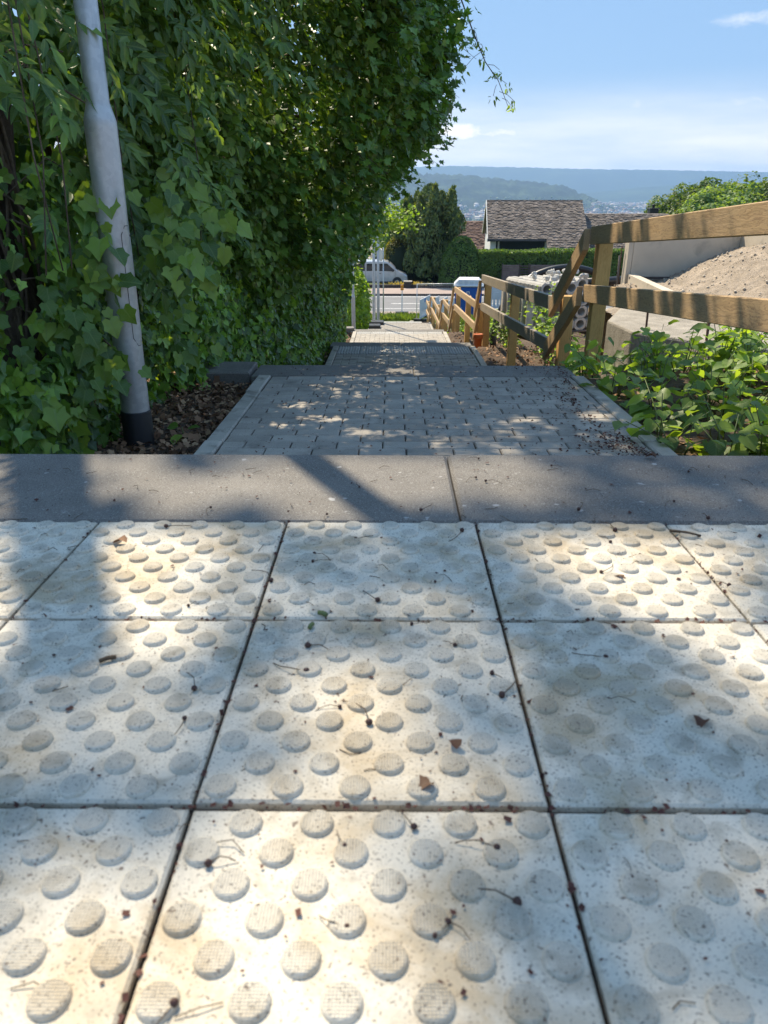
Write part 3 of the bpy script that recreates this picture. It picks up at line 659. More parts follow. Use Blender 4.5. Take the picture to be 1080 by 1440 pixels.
def limbs(mb, base, tips, r0, seed):
    r = random.Random(seed); base = Vector(base)
    for t in tips:
        t = Vector(t); mid = base.lerp(t, 0.45) + Vector((r.uniform(-.2, .2), r.uniform(-.2, .2), r.uniform(.1, .5)))
        pts = [base, base.lerp(mid, 0.5) + Vector((r.uniform(-.08, .08), r.uniform(-.08, .08), 0.05)), mid, mid.lerp(t, 0.55) + Vector((r.uniform(-.1, .1), r.uniform(-.1, .1), 0.05)), t]
        mb.tube(pts, r0, 6, r1=r0 * 0.15)

# ivy along the foot of the hedge
iv = thing('ivy', 'dark glossy ivy covering the lower hedge face along the landings', 'ivy', (-1.3, 5.0, -1.2))
P, Nn, tip, Sz, d = leaf_cloud(26000, 2.2, 14.6, lambda Y: (gl(Y) + 0.02, gl(Y) + np.interp(Y, [2, 4, 6, 10, 14.6], [1.15, 1.2, 1.35, 1.25, 1.0])), 0.09, 0.5, 31, 0.062, 0.9, xnoise=0.10, nf=3.0)
nr = (P[:, 1] < 3.5) & (P[:, 0] / P[:, 1] > -0.535) & (P[:, 0] / P[:, 1] < -0.445) & (P[:, 2] > -0.62) & (np.random.default_rng(5).random(len(P)) < 0.9)
P, Nn, tip, Sz, d = P[~nr], Nn[~nr], tip[~nr], Sz[~nr], d[~nr]
foliage(iv, P, Nn, tip, Sz, 'ivy', MT['ivy'], front=np.exp(-d * 6))
mb = MB(); r = random.Random(3)
for k in range(60):
    y = r.uniform(2.3, 10); z0 = float(gl(y)); x = float(surf(y, z0 + 0.5)) - 0.12; pts = []
    for q in range(7): pts.append((x + r.uniform(-.05, .05) , y + q * r.uniform(-.06, .06), z0 + q * 0.2))
    mb.tube(pts, r.uniform(.003, .008), 5)
mb.build('stem', MT['vine'], iv)

# big pale ivy beside the lamp post and on the trunk
iv2 = thing('ivy', 'pale green ivy with large lobed leaves left of and behind the steel lamp post', 'ivy', (-1.5, 3.2, -1.05))
r = np.random.default_rng(77); Ps = []; 
strands = [((-1.30, 3.22, 0.10), (-1.22, 3.05, -0.62)), ((-1.22, 3.15, -0.15), (-1.16, 3.02, -0.75)), ((-1.62, 2.9, -0.52), (-1.55, 2.85, -1.02)), ((-1.45, 3.3, -0.1), (-1.42, 2.95, -1.0)),
           ((-1.50, 2.8, -0.4), (-1.40, 2.7, -1.03)), ((-0.98, 3.55, -0.05), (-0.90, 3.4, -0.42)), ((-1.02, 3.75, 0.02), (-0.98, 3.5, -0.75)), ((-1.78, 3.1, -0.1), (-1.75, 2.95, -0.75)), ((-1.36, 3.05, -0.5), (-1.25, 2.85, -1.03)), ((-0.88, 3.75, 0.0), (-0.84, 3.6, -0.3))]
mb = MB(); Nl = []; Tl = []
for (a, b) in strands:
    a = np.array(a); b = np.array(b); m = 34; pts = []
    for q in range(m):
        t = q / (m - 1); p = a + (b - a) * t + np.array([0.05 * sin(5 * t + a[0] * 9), 0.03 * sin(7 * t), 0]); pts.append(tuple(p))
        Ps.append(p + r.normal(size=3) * np.array([0.055, 0.04, 0.03])); Nl.append(np.array([0.65, -1.0, 0.35]) + r.normal(size=3) * 0.4); Tl.append(np.array([0.5, -0.3, -0.8]) + r.normal(size=3) * 0.45)
    mb.tube(pts[::3], 0.004, 5)
mb.build('stem', MT['vine'], iv2)
Ps = np.array(Ps); foliage(iv2, Ps, np.array(Nl), np.array(Tl), 0.085 * r.uniform(0.55, 1.2, len(Ps)), 'ivy', MT['ivybig'])

# dead trunk wrapped by vine stems, at the left picture edge
tr = thing('tree_trunk', 'brown trunk wrapped in thin vine stems at the left edge behind the ivy', 'tree', (-1.70, 3.42, -1.1))
mb = MB(); mb.tube([(0.0, 0, -0.1), (0.02, -0.02, 0.5), (-0.02, 0.02, 1.0), (0.05, 0, 1.5), (0.0, 0.03, 2.3), (-0.1, 0.1, 4.5)], [0.13, 0.105, 0.095, 0.10, 0.09, 0.06], 12).build('trunk', MT['bark'], tr)
for k in range(14):
    r_ = random.Random(k); a0 = r_.uniform(-2.6, -0.4); pts = []
    for q in range(14):
        t = q / 13; a = a0 + sin(t * 5 + k) * 0.9; R_ = 0.113 + 0.01 * sin(7 * t + k); pts.append((R_ * cos(a) + 0.015, R_ * sin(a), 0.05 + t * 1.9))
    MB().tube(pts, r_.uniform(.004, .009), 5).build('vine_stem', MT['vine'], tr)
for k in range(10):
    r_ = random.Random(50 + k); z0 = r_.uniform(0.4, 1.5); pts = [(r_.uniform(-.15, 0), -0.10, z0), (0.12, -0.13, z0 + r_.uniform(-.1, .1)), (r_.uniform(.2, .32), -0.08, z0 + r_.uniform(-.2, .15)), (r_.uniform(.3, .5), 0.02, z0 + r_.uniform(-.25, .15))]
    MB().tube(pts, 0.004, 5).build('vine_stem', MT['vine'], tr)

# climber with hanging pinnate leaves above and around the lamp post
cl = thing('climbing_plant', 'climber with narrow drooping leaflets hanging over the lamp post', 'climber', (-1.6, 3.4, -1.0))
r = np.random.default_rng(91); Ps = []; Nl = []; Tl = []; Sl = []; mb = MB()
for k in range(620):
    y = r.uniform(2.55, 5.2); z = r.uniform(-0.28, 1.7)
    if r.random() > np.clip(0.35 + (z + 0.3) * 0.9, 0, 1): continue
    x = float(surf(y, z)) + r.normal() * 0.09 - 0.02 - min(r.exponential(0.12), 0.5)
    if y < 3.5 and -0.545 < (x + 0.1) / y < -0.40 and z < 0.36 and x < -1.22 and r.random() < 0.93: continue
    if abs(x + 1.15) < 0.10 and y < 3.35 and z < 0.9: y = 3.42 + r.random() * 0.4
    ax = norm(np.array([0.55, r.normal() * 0.6 - 0.2, -0.75 + r.normal() * 0.3])); L_ = r.uniform(0.16, 0.30); nn = norm(np.array([0.7, -0.5, 0.55]) + r.normal(size=3) * 0.3)
    sd = norm(np.cross(ax, nn)); p0 = np.array([x, y, z]); mb.tube([p0, p0 + ax * L_ * 0.5 + np.array([0, 0, .012]), p0 + ax * L_], 0.0016, 4)
    for q in range(4):
        t = 0.25 + 0.22 * q
        for sgn in (-1, 1):
            Ps.append(p0 + ax * L_ * t); Nl.append(nn + r.normal(size=3) * 0.18); Tl.append(sd * sgn * 0.8 + ax * 0.7 + np.array([0, 0, -0.25])); Sl.append(r.uniform(0.055, 0.095))
    Ps.append(p0 + ax * L_); Nl.append(nn); Tl.append(ax); Sl.append(r.uniform(0.07, 0.10))
Ps, Nl, Tl, Sl = np.array(Ps), np.array(Nl), np.array(Tl), np.array(Sl)
tag(mb.build('leaf_stalk', MT['stem'], cl), None, None, None, 'stuff')
foliage(cl, Ps, Nl, Tl, Sl, 'lance', MT['climb'])
for k in range(5):
    r_ = random.Random(k + 200); y = r_.uniform(2.9, 5.0); x = float(surf(y, 0.4)) + 0.02; pts = [(x + 1.6 - 0.12, y - 3.4, 2.4), (x + 1.6, y - 3.42, 1.7), (x + 1.63, y - 3.44 + r_.uniform(-.1, .1), 1.1), (x + 1.62, y - 3.45 + r_.uniform(-.15, .15), 0.7)]
    MB().tube(pts, 0.0032, 5).build('hanging_stem', MT['vine'], cl)

# hazel like shrub with round leaves
hz = thing('hazel_shrub', 'tall shrub with round leaves between the climber and the maple', 'shrub', (-2.1, 5.6, -1.5))
P, Nn, tip, Sz, d = leaf_cloud(25000, 3.9, 8.8, lambda Y: (gl(Y) + np.interp(Y, [4, 6, 9], [1.0, 1.05, 1.1]), np.interp(Y, [4, 8.8], [1.6, 1.9])), 0.22, 1.2, 41, 0.062, 0.5, nf=2.6, out=(0.7, -0.35, 0.6))
k = P[:, 1] * 0.10 + RNG.uniform(-.3, .3, len(P)) + 0.1 > P[:, 0] + 0.55                # gives way to the maple on the outer side
P, Nn, tip, Sz, d = P[k], Nn[k], tip[k], Sz[k], d[k]
P, Nn, tip, Sz, d = cull(P, Nn, tip, Sz, d)
foliage(hz, P, Nn, tip, Sz, 'oval', MT['hazel'], front=np.exp(-d * 5))
mb = MB(); limbs(mb, (0, 0, 0), [(0.7, -0.9, 1.9), (0.9, 0.2, 2.3), (0.8, 1.4, 2.2), (0.2, -1.2, 3.0), (0.3, 0.8, 3.3), (1.2, 0.9, 1.4)], 0.045, 5); mb.build('branch', MT['bark'], hz)

# maple reaching over the path
mp = thing('maple_tree', 'maple with lobed leaves reaching out over the path against the sky', 'tree', (-2.6, 7.9, -1.95))
P, Nn, tip, Sz, d = leaf_cloud(36000, 5.6, 11.2, lambda Y: (gl(Y) + np.interp(Y, [5.6, 8, 11], [1.5, 1.25, 1.15]), gl(Y) + 6.4), 0.34, 1.6, 51, 0.076, 0.55, nf=2.4, xnoise=0.24, fine=1.1, air=0.05, out=(0.55, -0.3, 0.8))
r = np.random.default_rng(57); sprays = []; E_ = [[], [], [], [], []]
for k in range(120):                                              # loose outer sprays that break the outline
    y = r.uniform(5.9, 9.8); h_ = r.uniform(1.5, 4.2); z = float(gl(y)) + h_; p0 = np.array([float(surf(y, z)) - 0.1, y, z]); dr = norm(np.array([0.9, r.normal() * 0.5 - 0.1, r.normal() * 0.35 + 0.05])); L_ = r.uniform(0.18, 0.48)
    bend = np.array([0, 0, -0.25 * L_]); sprays.append([p0 - dr * 0.3, p0 + dr * L_ * .5, p0 + dr * L_ + bend]); m = int(16 * L_ / 0.3) + 6; t = r.random(m)
    q = p0 + dr * L_ * t[:, None] + bend * (t ** 2)[:, None] + r.normal(size=(m, 3)) * np.array([.03, .06, .045])
    E_[0].append(q); E_[1].append(np.array([0.2, -0.4, 0.9]) + r.normal(size=(m, 3)) * 0.4); E_[2].append(dr * 0.6 + np.array([0, 0, -0.5]) + r.normal(size=(m, 3)) * 0.5); E_[3].append(0.07 * r.uniform(.5, 1.25, m)); E_[4].append(np.zeros(m))
P, Nn, tip, Sz, d = [np.concatenate([a] + b) for a, b in zip((P, Nn, tip, Sz, d), E_)]
P, Nn, tip, Sz, d = cull(P, Nn, tip, Sz, d)
mb = MB()
for sp_ in sprays: mb.tube([q - np.array(mp.location) for q in sp_], 0.005, 4, r1=0.0015)
tag(mb.build('twig', MT['twig'], mp), None, None, None, 'stuff')
foliage(mp, P, Nn, tip, Sz, 'maple', MT['maple'], front=np.exp(-d * 4))
mb = MB(); mb.tube([(0, 0, -0.1), (0.05, 0, 1.2), (-0.05, 0.1, 2.6), (0.1, 0, 4.2), (0.2, 0.1, 6)], [0.16, 0.13, 0.11, 0.08, 0.03], 12); mb.build('trunk', MT['bark'], mp)
tips = [(2.9, -0.9, 2.7), (3.1, -0.3, 3.0), (3.2, 0.5, 3.3), (2.7, 1.2, 2.5), (2.3, -1.6, 3.0), (2.6, 1.9, 2.9), (1.8, -0.4, 1.9), (1.9, 1.2, 1.8), (3.0, -1.2, 4.2), (2.9, 0.6, 4.4), (2.0, 2.4, 2.3)]
for k, t in enumerate(tips):
    mb = MB(); limbs(mb, (0.02, 0, 1.5 + 0.12 * k), [t], 0.035, 60 + k); mb.build('branch', MT['bark'], mp)

# hanging sprig with dry seeds at the crown's outer edge
sg = empty('hanging_branch'); sg.location = (0.55, 7.3, 1.45); sg.parent = None
tag(sg, 'thin bare hanging branch with tan seed clusters at the crown edge, against the sky', 'branch')
mb = MB(); mb.tube([(-0.5, 0.2, 0.3), (0.0, 0, 0.0), (0.12, 0, -0.25), (0.24, 0, -0.48), (0.36, 0, -0.62), (0.46, 0, -0.82)], 0.008, 5, r1=0.002)
r = random.Random(8); sp = []
for k in range(16):
    t = k / 15; p = Vector((0.0 + 0.40 * t, 0, -0.75 * t)); q = p + Vector((r.uniform(-.16, .16), r.uniform(-.1, .1), r.uniform(-.16, .02))); mb.tube([p, p.lerp(q, .5) + Vector((0, 0, .015)), q], 0.0022, 4); sp += [q + Vector((r.uniform(-.03, .03), r.uniform(-.03, .03), r.uniform(-.05, .02))) for _ in range(7)]
mb.build('twig', MT['twig'], sg)
base = np.array(sg.location); Ps = np.array([tuple(q) for q in sp]) + base; n_ = len(Ps)
foliage(sg, Ps, RNG.normal(size=(n_, 3)) + np.array([0, -1, 0.3]), np.array([0, 0, -1.0]) + RNG.normal(size=(n_, 3)) * 0.4, RNG.uniform(0.03, 0.055, n_), 'lance', MT['weed'], 120)

# dense tree beyond the maple
bk = thing('leafy_tree', 'dense dark tree at the far end of the hedge row beyond the maple', 'tree', (-2.4, 12.4, -2.8))
P, Nn, tip, Sz, d = leaf_cloud(27000, 9.6, 14.6, lambda Y: (gl(Y) + 1.0, gl(Y) + np.interp(Y, [10, 13, 14.6], [6.6, 6.0, 4.2])), 0.35, 1.7, 61, 0.084, 0.5, nf=2.0, xnoise=0.24, fine=1.0, air=0.07, out=(0.6, -0.35, 0.7))
P, Nn, tip, Sz, d = cull(P, Nn, tip, Sz, d)
foliage(bk, P, Nn, tip, Sz, 'heart', MT['maple'], front=np.exp(-d * 4))
mb = MB(); mb.tube([(0, 0, -0.1), (0.05, 0, 1.5), (0, 0.1, 3), (0.1, 0, 5.5)], [0.15, 0.12, 0.1, 0.03], 10); mb.build('trunk', MT['bark'], bk)
mb = MB(); limbs(mb, (0.02, 0, 1.4), [(1.6, -1.6, 2.2), (1.8, 0.3, 2.6), (1.3, 1.3, 2.4), (1.5, -0.6, 3.8), (0.8, 1.0, 4.4)], 0.04, 15); mb.build('branch', MT['bark'], bk)

# high crown overhead and the inner shade leaves behind the green face
ov = thing('tall_tree', 'tall tree on the left whose crown spreads over the top of the stairs', 'tree', (-4.3, 4.9, -1.1))
r = np.random.default_rng(71); n = 16500
q = norm(r.normal(size=(n, 3))) * (r.random(n) ** 0.45)[:, None]; P = np.array([-3.0, 7.0, 8.2]) + q * np.array([3.2, 4.6, 2.2])
P += np.stack([wob(P, 1.5, 1), wob(P, 1.5, 2), wob(P, 1.5, 3)], 1) * 0.25
tt = (P[:, 2] + 0.5) / SDIR.z; k = (P[:, 2] > 0.235 * P[:, 1] + 0.45) & (P[:, 0] - SDIR.x * tt < 1.15) & (P[:, 0] - SDIR.x * tt > -1.15) & (P[:, 1] - SDIR.y * tt > -0.2); P = P[k]; n = len(P)
Nn = np.array([0.1, 0.2, 1.0]) + r.normal(size=(n, 3)) * 0.6; tip = r.normal(size=(n, 3)) + np.array([0.4, -0.3, -0.3]); Sz = r.uniform(0.055, 0.10, n)
P, Nn, tip, Sz = cull(P, Nn, tip, Sz)
foliage(ov, P, Nn, tip, Sz, 'oval', MT['hazel'], 0)
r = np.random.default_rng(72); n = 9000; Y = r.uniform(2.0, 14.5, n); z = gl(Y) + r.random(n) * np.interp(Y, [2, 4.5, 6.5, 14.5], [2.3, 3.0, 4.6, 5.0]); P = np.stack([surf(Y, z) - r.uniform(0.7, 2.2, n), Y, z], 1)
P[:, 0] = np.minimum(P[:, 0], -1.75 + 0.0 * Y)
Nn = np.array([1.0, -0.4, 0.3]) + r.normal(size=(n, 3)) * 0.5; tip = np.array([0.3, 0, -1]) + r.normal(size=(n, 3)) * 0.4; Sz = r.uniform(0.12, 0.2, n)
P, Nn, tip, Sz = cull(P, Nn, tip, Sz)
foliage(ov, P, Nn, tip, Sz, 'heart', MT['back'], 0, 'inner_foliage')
mb = MB(); mb.tube([(0, 0, -0.1), (0.1, 0.1, 1.5), (0.0, 0.3, 3.4), (0.1, 1.1, 6.6), (0.2, 2.0, 10)], [0.24, 0.2, 0.17, 0.12, 0.04], 12); mb.build('trunk', MT['bark'], ov)
for k, t in enumerate([(2.6, -1.4, 9.4), (3.0, 3.4, 9.4), (2.4, 4.8, 9.0), (0.8, -0.9, 9.8), (0.9, 5.4, 9.8), (-0.6, 2.5, 9.8), (1.2, 2.2, 11.2)]):
    mb = MB(); limbs(mb, (0.03, 0.3, 3.0 + 0.3 * k), [t], 0.028, 80 + k); mb.build('branch', MT['bark'], ov)

# sunlit shrubs at the far end of the left side
def shrub(name, label, c, rad, n, size, mat, shape='oval', singles=120, seed=1, cat='shrub', trunk=True):
    o = thing(name, label, cat, (c[0], c[1], c[2] - rad[2])); r = np.random.default_rng(seed)
    q = norm(r.normal(size=(n, 3))) * (0.72 + 0.28 * r.random(n))[:, None]; P = np.array(c) + q * np.array(rad) * (1 + 0.22 * wob(q * 2.2, 1.6, seed))[:, None]
    Nn = q + np.array([0, 0, 0.4]) + r.normal(size=(n, 3)) * 0.45; tip = r.normal(size=(n, 3)) * 0.6 + np.array([0, 0, 0.3]) + q * 0.5
    foliage(o, P, Nn, tip, size * r.uniform(0.6, 1.3, n), shape, mat, singles)
    if trunk:
        mb = MB(); r_ = random.Random(seed)
        for k in range(5): mb.tube([(0, 0, -0.05), (r_.uniform(-.3, .3) * rad[0], r_.uniform(-.3, .3) * rad[1], rad[2]), (r_.uniform(-.7, .7) * rad[0], r_.uniform(-.7, .7) * rad[1], rad[2] * 1.6)], 0.02, 5, r1=0.006)
        mb.build('stem', MT['bark'], o)
    return o
shrub('shrub', 'sunlit yellow green shrub behind the thin lamp post left of the stairs', (-1.05, 20.0, -2.95), (0.50, 1.3, 1.05), 5200, 0.085, MT['bright'], seed=4)
shrub('shrub', 'small pale shrub with a light blossom beside the twin steel poles', (-1.15, 23.5, -3.45), (0.45, 1.2, 1.05), 3500, 0.09, MT['bright'], seed=5)
tw = thing('young_tree', 'young tree with bright sunlit twigs reaching past the steel poles', 'tree', (-1.5, 19.0, -3.6))
r = np.random.default_rng(14); Ps = []; mb = MB(); mb.tube([(0, 0, -0.1), (0.05, 0.1, 1.5), (0.1, 0.2, 3.2)], 0.05, 8, r1=0.03)
for k in range(34):
    a = np.array([-1.4, 19.2, r.uniform(-1.6, 0.4)]); b_ = np.array([r.uniform(-0.6, 0.75), 19.2 + r.uniform(-1.0, 1.0), 0]); b_[2] = r.uniform(-1.0, -0.45) if b_[0] > -0.2 else r.uniform(-1.7, 0.2)
    mid = (a + b_) / 2 + np.array([0, 0, 0.12]); mb.tube([a - np.array(tw.location), mid - np.array(tw.location), b_ - np.array(tw.location)], 0.008, 4, r1=0.003)
    m = int(40 * np.linalg.norm(b_ - a)); t = r.random(m) ** 0.7
    Ps.append(np.where((t < 0.5)[:, None], a + (mid - a) * (t * 2)[:, None], mid + (b_ - mid) * (t * 2 - 1)[:, None]) + r.normal(size=(m, 3)) * 0.07)
mb.build('branch', MT['bark'], tw); Ps = np.concatenate(Ps); n = len(Ps)
foliage(tw, Ps, r.normal(size=(n, 3)) * 0.6 + np.array([0, -0.4, 0.8]), r.normal(size=(n, 3)) * 0.7 + np.array([0, 0, -0.6]), r.uniform(0.05, 0.10, n), 'maple', MT['bright'], 150)

# ------------------------------------------------------------------ mulch bed and litter
def scatter(name, label, P, Nn, Sz, shape, mat, seed):
    r = np.random.default_rng(seed); n = len(P); side, tip, N2 = frames(Nn, r.normal(size=(n, 3)))
    V, F = leaf_verts(P, side, tip, N2, Sz, shape); o = bpy.data.objects.new(name, fast_mesh(name, V, F, mat)); link(o); tag(o, label, None, None, 'stuff'); return o
r = np.random.default_rng(33); n = 9000; Y = 1.5 + 3.4 * r.random(n); X = r.uniform(-1.9, -0.83, n); P = np.stack([X, Y, ground(X, Y) + r.uniform(0.0, 0.022, n)], 1)
scatter('bark_mulch', 'brown bark mulch and dead leaves in the bed around the lamp post', P, np.array([0, 0, 1.0]) + r.normal(size=(n, 3)) * 0.5, r.uniform(0.008, 0.030, n), 'chip', MT['chip'], 1)
n = 7000; Y = r.uniform(1.5, 24, n) ; X = np.where(r.random(n) < 0.75, r.uniform(1.26, 2.6, n), r.uniform(-1.2, -0.84, n)); P = np.stack([X, Y, ground(X, Y) + r.uniform(0.0, 0.03, n)], 1)
scatter('bark_mulch', 'brown wood chips and clods on the slope right of the stairs', P, np.array([0, 0, 1.0]) + r.normal(size=(n, 3)) * 0.5, r.uniform(0.012, 0.05, n), 'chip', MT['chip'], 2)
n = 2600; Y = r.uniform(2.2, 4.85, n); X = np.clip(1.05 - r.exponential(0.13, n) + 0.06 * np.sin(Y * 3), -0.7, 1.19); P = np.stack([X, Y, L2Z - SL * (Y - L2Y) + 0.006 + r.uniform(0, 0.006, n)], 1)
k = r.random(n) < 0.25 + 0.75 * (wob(P, 5, 9) > 0.1); P = P[k]; n = len(P)
scatter('litter', 'red brown blossom litter along the right edge of the upper landing', P, np.array([0, 0, 1.0]) + r.normal(size=(n, 3)) * 0.35, r.uniform(0.004, 0.014, n), 'chip', MT['petal'], 3)
n = 700; Y = r.uniform(2.3, 4.85, n); X = r.uniform(-0.72, 1.1, n); P = np.stack([X, Y, L2Z - SL * (Y - L2Y) + 0.004 + r.uniform(0, 0.004, n)], 1)
scatter('litter', 'small dark crumbs scattered over the grey pavers', P, np.array([0, 0, 1.0]) + r.normal(size=(n, 3)) * 0.3, r.uniform(0.004, 0.011, n), 'chip', MT['petal'], 4)
n = 1900; Y = r.uniform(0.2, 1.4, n); X = r.uniform(-0.8, 0.8, n); P = np.stack([X, Y, -0.465 - TS * Y + 0.0015], 1)
scatter('litter', 'fine dark crumbs on the white tactile tiles', P, np.array([0, 0, 1.0]) + r.normal(size=(n, 3)) * 0.2, 0.0007 + np.minimum(r.exponential(0.0012, n), 0.006), 'chip', MT['petal'], 5)
n = 900; g = r.integers(0, 2, n); Y = np.where(g == 0, r.uniform(0.2, 1.08, n), 1.078 - 0.3045 * r.integers(1, 4, n) + r.normal(size=n) * 0.0018); X = np.where(g == 0, -0.015 + (r.integers(-3, 4, n) - 0.5) * TILE + r.normal(size=n) * 0.0018, r.uniform(-0.8, 0.8, n))
P = np.stack([X, Y, -0.465 - TS * Y - 0.004 + r.uniform(0, .005, n)], 1)
scatter('litter', 'brown crumbs caught in the joints between the tiles', P, np.array([0, 0, 1.0]) + r.normal(size=(n, 3)) * 0.5, r.uniform(0.002, 0.006, n), 'chip', MT['petal'], 6)

# dried berries with stalks
def berry_mesh(k):
    r = random.Random(k); mb = MB(); R_ = 0.0034; prof = [(0.0004, -R_)] + [(R_ * sin(a) * (1 + 0.12 * sin(3 * a + k)), -R_ * cos(a)) for a in (0.5, 1.0, 1.6, 2.2, 2.7)] + [(0.0004, R_)]
    mb.lathe(prof, (0, 0, R_ * 0.9), 9); me = mb.mesh('dried_berry'); me.materials.append(MT['berry'])
    st = MB(); a = r.uniform(-1.2, 1.2); L_ = r.uniform(0.016, 0.034); pts = [(R_ * 0.8, 0, R_), (R_ + L_ * 0.4, 0.1 * L_ * a, R_ * 1.7), (R_ + L_ * 0.75, 0.35 * L_ * a, R_ * 1.0), (R_ + L_, 0.7 * L_ * a, 0.0008)]
    st.tube(pts, 0.00055, 5); sm = st.mesh('stalk'); sm.materials.append(MT['twig']); return me, sm
bms = [berry_mesh(k) for k in range(6)]; r = random.Random(19)
spots = [(-0.05, 0.60), (-0.09, 0.66), (-0.02, 0.575), (0.02, 0.445), (-0.035, 0.425), (0.11, 0.66), (0.115, 0.62), (0.24, 0.69), (0.29, 0.90), (0.27, 0.96), (0.36, 0.955), (0.33, 1.0), (-0.11, 0.93), (-0.11, 0.955), (-0.30, 1.13), (-0.135, 0.30), (0.26, 0.295), (0.31, 0.32), (0.33, 0.36), (0.35, 0.44), (-0.16, 0.87), (0.06, 0.87)]
while len(spots) < 62: spots.append((r.uniform(-0.62, 0.66) if r.random() < 0.4 else r.uniform(-0.1, 0.6), r.uniform(0.28, 1.4)))
for i, (x, y) in enumerate(spots):
    me, sm = bms[i % 6]; z = -0.465 - TS * y + (0.0 if y < 1.078 else 0.0008); s = r.uniform(0.6, 1.1)
    o = mesh_obj('dried_berry', me, None, (x, y, z), (0, 0, r.uniform(0, 6.28)), (s, s, s)); mesh_obj('stalk', sm, o)
    side = 'left' if x < -0.165 else 'middle' if x < 0.136 else 'right'
    if y < 1.078:
        row = 'farthest row by the dark step' if y > 0.776 else 'middle row' if y > 0.47 else 'nearest row'
        lab = ('dried berry on a white %s tile, %s' % (side, row), 'dried berries on the white tiles')
    else: lab = ('small dried berry on the %s part of the dark step blocks' % side, 'dried berries on the dark step')
    tag(o, lab[0], 'berry', lab[1])
mb = MB(); r3 = random.Random(5)
for k in range(90):
    x, y = r3.uniform(-0.65, 0.68), r3.uniform(0.25, 1.40); a = r3.uniform(0, 6.28); L_ = r3.uniform(0.008, 0.03); c_ = r3.uniform(-.5, .5); z = -0.465 - TS * y + 0.001
    mb.tube([(x, y, z), (x + L_ * .5 * cos(a), y + L_ * .5 * sin(a), z + r3.uniform(0, .004)), (x + L_ * cos(a + c_), y + L_ * sin(a + c_), z)], 0.0005, 4)
tag(mb.build('litter', MT['twig']), 'loose thin dry stalks scattered over the tiles', None, None, 'stuff')
def small_leaf(label, x, y, s, rot, shape='oval', mat='dry', name='dry_leaf', cat='leaf'):
    V, F = LV[shape]; V = V.copy(); V[:, 2] += 0.25 * V[:, 0] ** 2 * 3 + 0.12 * np.sin(V[:, 1] * 5); me = fast_mesh(name, V, F, MT[mat]); o = mesh_obj(name, me, None, (x, y, -0.465 - TS * y + 0.005), (0.1, 0.15, rot), (s * .75, s * .75, s * .75)); tag(o, label, cat); return o
small_leaf('curled brown leaf scrap on the middle tile, upper of two', 0.062, 0.535, 0.021, 0.3); small_leaf('crumpled red brown leaf scrap on the middle tile, lower of two', 0.036, 0.492, 0.020, 2.2, 'ivy')
small_leaf('dark flattened leaf on the far left tile beside a stain', -0.392, 0.985, 0.030, 1.4, 'oval', 'chip'); small_leaf('dry brown leaf scrap at the right edge of the nearest tiles', 0.268, 0.345, 0.022, 4.0, 'ivy'); small_leaf('brown leaf scrap on the sunny right tile', 0.315, 0.875, 0.024, 0.9, 'lance')
small_leaf('tan leaf scrap on the right end of the dark step', 0.53, 1.40, 0.03, 1.1, 'oval'); small_leaf('brown scrap of leaf on the right middle tile', 0.305, 0.58, 0.02, 2.5, 'ivy')
def twig(label, x, y, L_, rot, R_=0.0022, mat='twig', name='twig'):
    o = MB().tube([(-L_/2, 0, R_), (0, L_ * 0.06, R_ * 1.3), (L_/2, 0, R_)], R_, 7).build(name, MT[mat], None, (x, y, -0.465 - TS * y + 0.001)); o.rotation_euler = (0, 0, rot); tag(o, label, 'twig')
twig('short dark twig at the far right tile by the step', 0.452, 1.03, 0.045, -0.45); twig('thick grey brown twig piece on the left tile', -0.312, 0.68, 0.018, 0.5, 0.0025, 'twig'); twig('green bud lying in the joint of the middle tiles', -0.083, 0.78, 0.012, -0.5, 0.003, 'stem', 'bud'); twig('yellow green bud on the middle tile near the joint', -0.094, 0.752, 0.010, 1.3, 0.0028, 'stem', 'bud')

